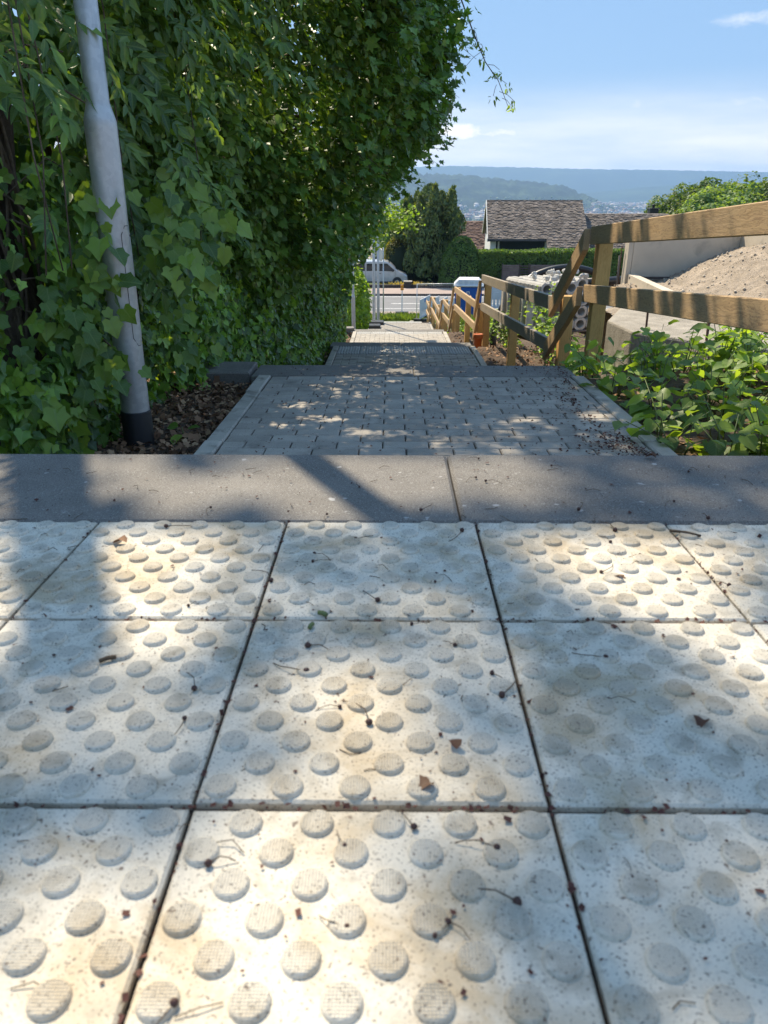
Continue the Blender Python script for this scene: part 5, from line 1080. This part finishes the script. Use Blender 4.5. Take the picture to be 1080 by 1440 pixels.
for k in range(34): wm.tube([(0.1 * k + .05, 0.3 * k / 34, 0.15), (0.1 * k + .05, 0.3 * k / 34, 1.98)], 0.0022, 3)
for k in range(9): wm.tube([(0, 0, 0.3 + 0.2 * k), (3.4, 0.3, 0.3 + 0.2 * k)], 0.0022, 3)
tag(wm.build('wire', MT['galv'], mf), None, None, None, 'stuff'); MB().box((-0.35, -0.12, -0.08), (0.35, 0.12, 0.1), 0.02).build('foot', MT['kerb'], mf)
for k, (x, y, z0, z1, lab) in enumerate([(0.66, 47.0, -7.2, -5.50, 'amber warning beacon on a white post at the road end'), (6.05, 45.2, -7.0, -5.25, 'amber warning beacon right of the blue toilet')]):
    t = thing('warning_beacon', lab, 'beacon', (x, y, z0)); MB().box((-0.03, -0.03, 0), (0.03, 0.03, z1 - z0 - 0.32), 0.005).build('post', MT['white'], t); MB().box((-0.1, -0.06, z1 - z0 - 0.32), (0.1, 0.06, z1 - z0 - 0.20), 0.02).build('battery_box', MT['lampglass'], t); MB().lathe([(0.095, -0.035), (0.10, 0), (0.095, 0.035)], (0, 0, z1 - z0 - 0.09), 16, axis=(0, 1, 0)).build('lamp', MT['lampglass'], t); MB().box((-0.4, -0.2, -0.03), (0.4, 0.2, 0.09), 0.02).build('foot', MT['black'], t)

# ------------------------------------------------------------------ van
vn = thing('van', 'silver grey van parked on the drive beyond the low wall', 'van', (-1.15, 63.0, -7.42))
prof = [(-2.45, 0.30), (-2.48, 0.95), (-2.38, 1.55), (-2.25, 1.88), (-1.9, 1.96), (0.55, 1.96), (0.85, 1.90), (1.15, 1.72), (1.62, 1.28), (1.80, 1.16), (2.28, 0.98), (2.42, 0.86), (2.46, 0.55), (2.42, 0.30)]
MB().prism(prof, -0.90, 0.95, 'y').build('body', MT['van'], vn, bevel=0.06)
def pane(poly, name='window'): MB().prism(poly, -0.912, -0.903, 'y').build(name, MT['glass'], vn)
pane([(0.10, 1.22), (0.10, 1.78), (0.80, 1.78), (1.42, 1.27), (1.30, 1.20)]); pane([(-0.85, 1.22), (-0.85, 1.78), (-0.02, 1.78), (-0.02, 1.22)]); pane([(-1.95, 1.22), (-1.95, 1.78), (-0.98, 1.78), (-0.98, 1.22)])
MB().add([(0.92, -0.70, 1.875), (0.92, 0.75, 1.875), (1.66, 0.82, 1.262), (1.66, -0.77, 1.262)], [(0, 1, 2, 3)]).build('windscreen', MT['glass'], vn)
for x in (-1.55, 1.62):
    for y in (-0.83, 0.80):
        w = MB().lathe([(0.20, -0.10), (0.31, -0.10), (0.335, -0.06), (0.335, 0.06), (0.31, 0.10), (0.20, 0.10)], (x, y, 0.335), 24, axis=(0, 1, 0)).build('wheel', MT['tyre'], vn); MB().lathe([(0.02, -0.085), (0.20, -0.09), (0.205, -0.105), (0.19, -0.11), (0.05, -0.10)], (x, y, 0.335), 20, axis=(0, 1, 0)).build('rim', MT['rim'], w)
MB().lathe([(0.40, -0.006), (0.40, 0.0), (0.38, 0.004)], (1.62, -0.903, 0.36), 28, axis=(0, 1, 0)).build('wheel_arch', MT['bumper'], vn)
MB().box((2.30, -0.85, 0.28), (2.52, 0.90, 0.62), 0.05).build('bumper', MT['bumper'], vn); MB().box((2.16, -0.925, 0.72), (2.42, -0.60, 0.90), 0.04).build('headlight', MT['lightglass'], vn)
mr = MB().box((1.20, -1.10, 1.18), (1.34, -0.91, 1.36), 0.03).build('mirror', MT['bumper'], vn); MB().box((0.16, -0.925, 1.02), (0.32, -0.902, 1.06), 0.006).build('handle', MT['bumper'], vn)
for x in (0.04, -0.92, 1.45): MB().box((x - .007, -0.909, 0.45), (x + .007, -0.901, 1.80)).build('door_gap', MT['groove'], vn)
MB().box((-2.3, -0.915, 0.30), (2.3, -0.902, 0.42), 0.004).build('sill_trim', MT['bumper'], vn)

# ------------------------------------------------------------------ hedges, conifer, shrubs beyond the road
def clipped(name, label, lo, hi, n, seed, size=0.13, mat='hedgefar', wavy=0.12, group=None):
    lo, hi = np.array(lo, float), np.array(hi, float); c = (lo + hi) / 2; o = thing(name, label, 'hedge', (c[0], c[1], lo[2]), group=group); r = np.random.default_rng(seed); d = hi - lo
    A = np.array([d[0] * d[2], d[0] * d[1], d[1] * d[2], d[1] * d[2]]); w = r.choice(4, n, p=A / A.sum()); u, v = r.random(n), r.random(n); P = np.empty((n, 3)); N0 = np.empty((n, 3))
    for k, (f, nn) in enumerate([(lambda u, v: np.stack([lo[0] + d[0]*u, np.full_like(u, lo[1]), lo[2] + d[2]*v], 1), (0, -1, .2)), (lambda u, v: np.stack([lo[0] + d[0]*u, lo[1] + d[1]*v, np.full_like(u, hi[2])], 1), (0, -.2, 1)), (lambda u, v: np.stack([np.full_like(u, lo[0]), lo[1] + d[1]*u, lo[2] + d[2]*v], 1), (-1, 0, .2)), (lambda u, v: np.stack([np.full_like(u, hi[0]), lo[1] + d[1]*u, lo[2] + d[2]*v], 1), (1, 0, .2))]):
        m = w == k; P[m] = f(u[m], v[m]); N0[m] = nn
    P += N0 * (wob(P, 1.4, seed) * wavy + r.normal(size=n) * 0.035)[:, None]; foliage(o, P, N0 + r.normal(size=(n, 3)) * 0.6, r.normal(size=(n, 3)) + np.array([0, 0, .6]), size * r.uniform(.6, 1.3, n), 'oval', MT[mat], 0)
    MB().box(tuple(np.array([-d[0]/2 + .12, -d[1]/2 + .12, 0])), tuple(np.array([d[0]/2 - .12, d[1]/2 - .12, d[2] - .12]))).build('dark_core', MT['core'], o); return o  # solid near-black box in place of the shaded hedge inside
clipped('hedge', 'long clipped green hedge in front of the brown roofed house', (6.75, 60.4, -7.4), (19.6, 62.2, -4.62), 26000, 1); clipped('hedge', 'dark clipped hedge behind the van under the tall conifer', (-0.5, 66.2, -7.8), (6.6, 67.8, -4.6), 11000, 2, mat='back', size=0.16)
def topiary(name, label, c, rx, ry, h, n, mat, seed, size=0.12, power=2.2):
    o = thing(name, label, 'bush', c); r = np.random.default_rng(seed); t = r.random(n); ang = r.uniform(0, 2*pi, n); rr = np.sqrt(np.clip(1 - t ** power, 0, 1)) * 0.9 + 0.1 * (1 - t); N0 = np.stack([np.cos(ang) * rr, np.sin(ang) * rr, t * 0.9], 1); P = np.stack([rx * rr * np.cos(ang), ry * rr * np.sin(ang), h * t], 1); P += norm(N0) * (wob(P, 1.6, seed) * 0.10 + r.normal(size=n) * 0.03)[:, None]
    foliage(o, P + np.array(c), N0 + r.normal(size=(n, 3)) * 0.5, r.normal(size=(n, 3)) + np.array([0, 0, .7]), size * r.uniform(.6, 1.3, n), 'oval', MT[mat], 0)
    MB().lathe([(0.9 * rx * sqrt(max(0, 1 - (k/10) ** power)) + 0.02, 0.93 * h * k / 10) for k in range(11)], (0, 0, 0), 18).build('dark_core', MT['core'], o); return o  # solid near-black core in place of the shaded bush inside
topiary('round_bush', 'dome shaped clipped bush between the conifer and the long hedge', (5.45, 60.9, -7.4), 1.72, 1.6, 3.85, 9000, 'bush', 3)
topiary('shrub', 'olive green rounded shrub between the van and the conifer', (0.95, 65.0, -7.6), 2.0, 1.6, 4.0, 7000, 'goldbush', 4, 0.16)
def conifer(label, c, h, R_, n, seed):
    o = thing('conifer_tree', label, 'tree', c); r = np.random.default_rng(seed); Ps, Ns, Ts = [], [], []
    lobes = [(0, 0, 0.0, h * 0.97, R_ * 0.62)]
    for k in range(46):
        hh = r.uniform(0.10, 0.86); a = k * 2.39996 + r.uniform(-.3, .3); rp = R_ * (1.0 - 0.55 * hh ** 2.2) * r.uniform(0.5, 0.84) * (0.75 + 0.5 * min(1, hh * 2.2) ** 0.5 * 0.6); lobes.append((cos(a) * rp, sin(a) * rp, h * hh * 0.86, h * r.uniform(0.16, 0.30), R_ * r.uniform(0.16, 0.28)))
    for (lx, ly, lz, lh, lr) in lobes:
        m = int(n * 0.22) if lx == 0 else int(n * 0.78 / 46); t = r.random(m) ** 0.9; a = r.uniform(0, 2*pi, m)
        prof = np.sqrt(np.clip(1 - t ** 2.4, 0, 1)) * (0.6 + 0.4 * np.clip(t * 3, 0, 1)) if lx == 0 else np.sin(np.clip(t * 0.82 + 0.18, 0, 1) * pi) ** 0.8 * (1.15 - 0.5 * t)
        rr = lr * prof * (0.9 + r.normal(size=m) * 0.12); lean = t * lr * 0.8 if lx != 0 else 0 * t; q = sqrt(lx*lx + ly*ly) + 1e-6
        Ps.append(np.stack([lx + rr * np.cos(a) + lean * lx / q, ly + rr * np.sin(a) + lean * ly / q, lz + lh * t], 1)); Ns.append(np.stack([np.cos(a), np.sin(a), 0.3 + 0 * a], 1) + r.normal(size=(m, 3)) * 0.4); Ts.append(np.stack([np.cos(a) * 0.6, np.sin(a) * 0.6, np.full(m, 1.0)], 1) + r.normal(size=(m, 3)) * 0.3)
    P, Nn, T = map(np.concatenate, (Ps, Ns, Ts)); foliage(o, P + np.array(c), Nn, T, r.uniform(.16, .42, len(P)), 'lance', MT['conifer'], 0, 'needle_sprays')
    MB().lathe([(R_ * 0.5, 0.2), (R_ * 0.55, h * 0.35), (R_ * 0.34, h * 0.65), (0.05, h * 0.86)], (0, 0, 0), 14).build('dark_core', MT['core'], o); MB().tube([(0, 0, -0.2), (0, 0, h * 0.9)], 0.2, 8, r1=0.05).build('trunk', MT['bark'], o)  # near-black solid core stands in for the shaded depth of the crown
conifer('tall dark bushy conifer standing behind the road', (3.05, 64.2, -7.5), 7.7, 2.95, 24000, 5)
wf = thing('wooden_gate', 'grey brown board gate screen set into the long hedge', 'gate', (8.6, 60.0, -7.4))
for k in range(11): MB().box((0, 0, 0.35 + k * 0.14), (1.25, 0.04, 0.475 + k * 0.14), 0.006).build('board', MT['greywood'], wf)
for k in range(11): MB().box((2.15, 0.02, 0.35 + k * 0.14), (3.9, 0.06, 0.475 + k * 0.14), 0.006).build('board', MT['greywood'], wf)
for k in range(9): MB().box((1.35, 0, 0.3 + k * 0.18), (1.95, 0.04, 0.39 + k * 0.18), 0.004).build('slat', MT['darkwood'], wf)
for x in (-0.06, 1.28, 1.98, 2.07, 3.92): MB().box((x, -0.02, -0.1), (x + .06, 0.08, 1.95), 0.005).build('post', MT['darkwood'], wf)

# ------------------------------------------------------------------ houses beyond the road
def tiled_roof(parent, x0, x1, y0, z0, y1, z1, mat, tw=0.29, rows=None, seed=1, name='roof_tiles'):
    """slope from eave (y0,z0) up to ridge (y1,z1) laid with overlapping tiles"""
    L_ = sqrt((y1-y0)**2 + (z1-z0)**2); n = rows or int(L_ / 0.24); r = random.Random(seed); mb = MB(); d = Vector((0, (y1-y0)/L_, (z1-z0)/L_)); nn = Vector((0, -d.z, d.y)); e = L_ / n
    for k in range(n):
        x = x0 - (tw / 2 if k % 2 else 0)
        while x < x1:
            a, b_ = max(x, x0), min(x + tw - 0.02, x1)
            if b_ - a > 0.05:
                lift = r.uniform(0.035, 0.11); p = Vector((0, y0, z0)) + d * (e * k); q = p + d * (e * 1.25); v = [Vector((a, p.y, p.z)) + nn * lift + d * r.uniform(-.03, .03), Vector((b_, p.y, p.z)) + nn * (lift + r.uniform(-.015, .015)), Vector((b_, q.y, q.z)) + nn * 0.01, Vector((a, q.y, q.z)) + nn * 0.01, Vector((a, p.y, p.z)), Vector((b_, p.y, p.z))]
                mb.add(v, [(0, 1, 2, 3), (4, 5, 1, 0)])
            x += tw
    o = mb.build(name, mat, parent); o['kind'] = 'stuff'; return o
hs = thing('house', 'white house with a big brown tiled roof behind the long hedge', 'house', (8.55, 70.0, -8.2), (0, 0, radians(-4)))
def hb(name, lo, hi, mat, par=None, ch=0): return MB().box(lo, hi, ch).build(name, MT[mat], par or hs)
hb('wall', (0.25, 0.9, 0), (8.6, 10.2, 3.9), 'render'); MB().prism([(0.9, 3.9), (10.2, 3.9), (5.5, 6.75)], 0.25, 0.6, 'x').build('gable', MT['darkwood'], hs)
hb('wall', (8.62, 1.0, 0), (16.5, 10.2, 2.9), 'render'); hb('wall', (0.25, 0.3, 0), (0.75, 0.88, 3.7), 'render')
rf = MB().prism([(0.0, 3.92), (5.5, 6.98), (11.0, 3.92), (11.0, 3.80), (5.5, 6.84), (0.0, 3.80)], 0.0, 8.85, 'x').build('roof', MT['roof'], hs)
rf2 = MB().prism([(-2.6, 1.42), (5.5, 5.86), (11.5, 2.6), (11.5, 2.48), (5.5, 5.74), (-2.6, 1.30)], 8.86, 16.9, 'x').build('roof', MT['roof'], hs)
rf2b = MB().prism([(-2.6, 2.47), (-0.005, 3.915), (-0.005, 3.79), (-2.6, 2.35)], 5.15, 8.85, 'x').build('roof', MT['roof'], hs)
tiled_roof(rf, 0.03, 8.83, 0.0, 3.93, 5.5, 6.99, MT['roof'], seed=1); tiled_roof(rf2, 8.87, 16.88, -2.6, 1.43, 5.5, 5.87, MT['roof'], seed=2); tiled_roof(rf2b, 5.16, 8.83, -2.6, 2.48, -0.01, 3.925, MT['roof'], seed=3)
hb('gable_board', (-0.04, -0.02, 3.70), (-0.004, 0.2, 3.98), 'render'); MB().prism([(-0.05, 3.76), (5.5, 6.82), (11.05, 3.76), (11.05, 3.98), (5.5, 7.06), (-0.05, 3.98)], -0.06, -0.005, 'x').build('gable_board', MT['render'], hs)
hb('ridge_cap', (0.0, 5.42, 6.985), (8.85, 5.58, 7.06), 'roof', rf); MB().prism([(5.5, 5.86), (0.2, 2.95), (0.2, 3.95), (5.5, 6.98)], 8.851, 8.858, 'x').build('cheek', MT['render'], hs)
hb('dark_opening', (0.8, 0.80, 2.2), (5.1, 0.9, 3.70), 'glass'); hb('gutter', (0.0, -0.12, 3.74), (8.8, -0.01, 3.83), 'darkmetal'); hb('frame_post', (0.95, 0.70, 0), (1.10, 0.79, 3.7), 'render'); hb('frame_post', (5.12, 0.2, 0), (5.25, 0.75, 3.75), 'render')
ds = thing('satellite_dish', 'grey satellite dish at the roof step of the brown roofed house', 'satellite dish', (17.55, 75.2, -2.35)); MB().tube([(0, 0, 0), (0, 0, 0.55)], 0.03, 7).build('mast', MT['galv'], ds); MB().lathe([(0.04, 0.10), (0.25, 0.07), (0.40, 0.0), (0.42, -0.01), (0.25, 0.05), (0.03, 0.08)], (0.12, -0.05, 0.5), 20, axis=(0.75, -0.6, 0.3)).build('dish', MT['galv'], ds); MB().tube([(0.12, -0.05, 0.3), (0.5, -0.4, 0.55)], 0.015, 6).build('feed_arm', MT['darkmetal'], ds)
ch = thing('chimney', 'dark chimney with a small cowl behind the lower roof', 'chimney', (26.1, 80, -4.6)); MB().box((-0.42, -0.42, 0), (0.42, 0.42, 2.55), 0.02).build('stack', MT['darkmetal'], ch); MB().box((-0.50, -0.50, 2.552), (0.50, 0.50, 2.64), 0.02).build('cap', MT['darkmetal'], ch); MB().lathe([(0.13, 2.64), (0.13, 2.86), (0.22, 2.88), (0.05, 3.0)], (0, 0, 0), 12).build('cowl', MT['darkmetal'], ch)
h2 = thing('house', 'small house with a reddish brown roof between the conifer and the big house', 'house', (5.6, 84, -9.5)); MB().box((0, 0, 0), (5.0, 7, 3.3)).build('wall', MT['render'], h2); r2 = MB().prism([(-0.4, 3.2), (3.5, 6.0), (7.4, 3.2), (7.4, 3.05), (3.5, 5.85), (-0.4, 3.05)], -0.3, 5.3, 'x').build('roof', MT['roofred'], h2); tiled_roof(r2, -0.3, 5.3, -0.4, 3.21, 3.5, 6.01, MT['roofred'], seed=5)
h3 = thing('house', 'house with a pale grey shingle roof behind the van on the left', 'house', (-7.4, 76, -9.2)); MB().box((0, 0, 0), (5.4, 6, 2.25)).build('wall', MT['render'], h3); r3 = MB().prism([(-0.5, 2.25), (3.2, 3.75), (6.5, 2.25), (6.5, 2.1), (3.2, 3.6), (-0.5, 2.1)], -0.3, 5.6, 'x').build('roof', MT['block'], h3); tiled_roof(r3, -0.3, 5.6, -0.5, 2.26, 3.2, 3.76, MT['stone'], seed=6); MB().box((3.5, 1.4, 2.5), (4.1, 2.0, 4.25)).build('chimney', MT['roofred'], r3); MB().box((3.4, 1.3, 4.252), (4.2, 2.1, 4.36)).build('chimney_cap', MT['darkmetal'], r3)

# ------------------------------------------------------------------ trees beyond the houses
def big_tree(name, label, c, rad, h0, nb, per, size, mat, seed, group=None):
    o = thing(name, label, 'tree', c, group=group); r = np.random.default_rng(seed); Ps, Ns = [], []
    for k in range(nb):
        q = norm(r.normal(size=3)) * r.random() ** 0.4; q[2] = q[2] * 0.9; cc = np.array([0, 0, h0 + rad[2]]) + q * np.array(rad) * 0.72; R_ = np.array(rad).mean() * r.uniform(.26, .42); s = norm(r.normal(size=(per, 3))); Ps.append(cc + s * R_ * (0.85 + 0.25 * r.random((per, 1)))); Ns.append(s)
    P = np.concatenate(Ps); Nn = np.concatenate(Ns); n = len(P); foliage(o, P + np.array(c), Nn + np.array([0, 0, .4]) + r.normal(size=(n, 3)) * .5, r.normal(size=(n, 3)), size * r.uniform(.6, 1.3, n), 'oval', MT[mat], 0, 'crown')
    mb = MB(); mb.tube([(0, 0, -0.5), (0, 0, h0 + rad[2] * 0.6)], 0.3, 8, r1=0.12)
    for k in range(5): mb.tube([(0, 0, h0 * 0.8), (r.normal() * rad[0] * .3, r.normal() * rad[1] * .3, h0 + rad[2] * .8), (r.normal() * rad[0] * .5, r.normal() * rad[1] * .5, h0 + rad[2] * 1.3)], 0.1, 5, r1=0.03)
    mb.build('trunk', MT['bark'], o); return o
gt = 'broadleaf trees beyond the roofs on the right'
for k, (px, top, Y, w, lab) in enumerate([(965, 262, 84, 3.4, 'green broadleaf tree above the top rail, leftmost low crown of the group'), (995, 243, 80, 3.6, 'tallest darker broadleaf tree above the wooden top rail'), (1035, 252, 72, 4.2, 'pale green broadleaf tree in the middle above the top rail'), (1075, 244, 74, 4.6, 'broadleaf tree above the top rail at the right picture edge'), (935, 276, 88, 2.8, 'small low broadleaf tree just right of the chimney'), (1130, 246, 70, 5, 'broadleaf tree beyond the right picture edge'), (1015, 262, 66, 3.2, 'rounded bushy tree just above the rail right of the chimney')]):
    p = at(px, top, Y); g = float(np.interp(Y, GY, GZ)); H = p[2] - g; big_tree('broadleaf_tree', lab, (p[0], Y, g), (w, w, H * 0.36), H * 0.30, 34, 210, 0.30, ['fartree', 'fartree', 'palefar', 'fartree', 'fartree', 'fartree', 'palefar'][k], 900 + k, gt)
for k, (px, top, Y, w, mt) in enumerate([(543, 312, 110, 3.0, 'palefar'), (520, 320, 120, 3.6, 'palefar'), (560, 326, 130, 3.2, 'palefar'), (500, 322, 100, 3.4, 'palefar'), (537, 338, 95, 2.2, 'fartree'), (575, 330, 140, 3.5, 'palefar'), (850, 296, 120, 2.0, 'palefar'), (872, 298, 124, 2.0, 'palefar'), (895, 296, 120, 2.6, 'palefar'), (668, 316, 125, 4.0, 'palefar'), (820, 300, 150, 3.0, 'fartree')]):
    p = at(px, top, Y); g = float(np.interp(Y, GY, GZ)); H = p[2] - g
    big_tree('distant_tree', ['pale tree crown beyond the van, tall pointed one', 'pale tree crown left of the steel poles', 'pale tree crown just left of the conifer', 'pale tree crown at the end of the hedge row', 'darker tree crown behind the roof of the left house', 'pale tree crown half hidden behind the conifer', 'small pale treetop over the lower roof, left of three', 'small pale treetop over the lower roof, middle of three', 'small pale treetop over the lower roof, right of three', 'pale green treetops left of the big roof', 'dark treetop behind the satellite dish'][k], (p[0], Y, g), (w, w, max(1.5, H * 0.42)), max(0.3, H * 0.16), 20, 120, 0.5, mt, 940 + k, 'trees on the slope below the road')

# ------------------------------------------------------------------ valley town
def town():
    r = np.random.default_rng(44); mb = MB(); mb.box((-6, -5, 0), (6, 5, 6.5), 0, 0); mb.prism([(-5.6, 6.5), (5.6, 6.5), (0, 10.5)], -6.5, 6.5, 'x', 1); me = mb.mesh('town_house'); me.materials.append(MT['townwall']); me.materials.append(MT['townroof'])
    def zz(X, Y): return np.maximum(np.interp(Y, GY, GZ), np.where((Y > 3050) & (Y < 5100), midhill(X, Y), -200))
    N = 9500; u = r.random(N); Y = 1300 * (6300 / 1300) ** u; X = Y * r.uniform(-0.16, 0.62, N); P3 = np.stack([X / 350, Y / 350, 0 * X], 1); dens = wob(P3, 1.1, 8); hill = zz(X, Y) > -72; k = (dens > np.where(hill, 0.35, -0.35)) & (zz(X, Y) < -35); X, Y = X[k], Y[k]; Z = zz(X, Y); ang = r.uniform(0, pi, len(X)); s = r.uniform(0.7, 1.5, len(X)); big = r.random(len(X)) < 0.05
    order = np.argsort(Y / s); Vb = np.array([tuple(v.co) for v in me.vertices]); first = order[:300]
    for i in first:
        o = mesh_obj('town_house', me, None, (X[i], Y[i], Z[i] - 0.5), (0, 0, ang[i]), (s[i], s[i], s[i])); tag(o, 'tiny pale house in the hazy town on the valley floor', 'house', 'houses of the town in the valley')
    rest = order[300:]; c, sn_ = np.cos(ang[rest]), np.sin(ang[rest]); sx = s[rest] * np.where(big[rest], 3.5, 1.0); sy = s[rest] * np.where(big[rest], 2, 1.0)
    V = np.stack([X[rest][:, None] + Vb[None, :, 0] * (sx * c)[:, None] - Vb[None, :, 1] * (sy * sn_)[:, None], Y[rest][:, None] + Vb[None, :, 0] * (sx * sn_)[:, None] + Vb[None, :, 1] * (sy * c)[:, None], Z[rest][:, None] - .5 + Vb[None, :, 2] * s[rest][:, None]], 2).reshape(-1, 3)
    tri, mi = [], []
    for p in me.polygons:
        vv = list(p.vertices)
        for q in range(1, len(vv) - 1): tri.append((vv[0], vv[q], vv[q+1])); mi.append(p.material_index)
    tri = np.array(tri); F = (tri[None] + (np.arange(len(rest)) * len(Vb))[:, None, None]).reshape(-1, 3); m2 = fast_mesh('town', V, F, MT['townwall']); m2.materials.append(MT['townroof']); m2.polygons.foreach_set('material_index', np.tile(np.array(mi, np.int32), len(rest))); o = bpy.data.objects.new('town', m2); link(o); tag(o, 'farther houses of the town spread over the hazy valley', None, None, 'stuff')
    # tree clumps among the houses and down the slope
    N = 15000; u = r.random(N); Y = 330 * (6300 / 330) ** (u ** 0.8); X = Y * r.uniform(-0.2, 0.66, N); P3 = np.stack([X / 260, Y / 260, 0 * X], 1); k = (wob(P3, 1.2, 18) > -0.15) & (zz(X, Y) < -45 + 60 * (Y < 1500)); X, Y = X[k], Y[k]; Z = zz(X, Y); n = len(X)
    ic = np.array([(0, 0, 1), (.9, 0, .45), (.28, .85, .45), (-.73, .53, .45), (-.73, -.53, .45), (.28, -.85, .45), (0, 0, -.3)], float); fi = np.array([(0, 1, 2), (0, 2, 3), (0, 3, 4), (0, 4, 5), (0, 5, 1), (6, 2, 1), (6, 3, 2), (6, 4, 3), (6, 5, 4), (6, 1, 5)]); sz = r.uniform(4, 9, n) * np.interp(Y, [330, 1500], [0.7, 1.0]); V = (np.stack([X, Y, Z], 1)[:, None] + ic[None] * sz[:, None, None] * r.uniform(.7, 1.4, (n, 7, 1))).reshape(-1, 3); F = (fi[None] + (np.arange(n) * 7)[:, None, None]).reshape(-1, 3)
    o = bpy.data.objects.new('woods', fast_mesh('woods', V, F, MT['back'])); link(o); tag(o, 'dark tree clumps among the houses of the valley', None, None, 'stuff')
town()
br = thing('bridge', 'pale far road bridge seen between the steel poles and the conifer', 'bridge', (0, 620, -36)); p0 = np.array([-30.0, 0, 0]); MB().box((-60, -4, 0), (75, 4, 1.6)).build('deck', MT['block'], br)
for k in range(9): MB().box((-56 + k * 16, -2, -26), (-54 + k * 16, 2, -0.01)).build('pier', MT['block'], br)

# ------------------------------------------------------------------ haze
hz_ = MB().box((-5450, -120, -112), (5450, 9700, 225)).build('haze', [], None); m, nt = M_('haze air'); vv = nt.nodes.new('ShaderNodeVolumePrincipled'); vv.inputs['Color'].default_value = (0.40, 0.62, 1.0, 1); vv.inputs['Density'].default_value = 1.2e-4; vv.inputs['Anisotropy'].default_value = 0.25
oo = nt.nodes.new('ShaderNodeOutputMaterial'); nt.links.new(vv.outputs[0], oo.inputs['Volume']); hz_.data.materials.append(m); tag(hz_, 'pale blue haze filling the valley air', None, None, 'stuff')
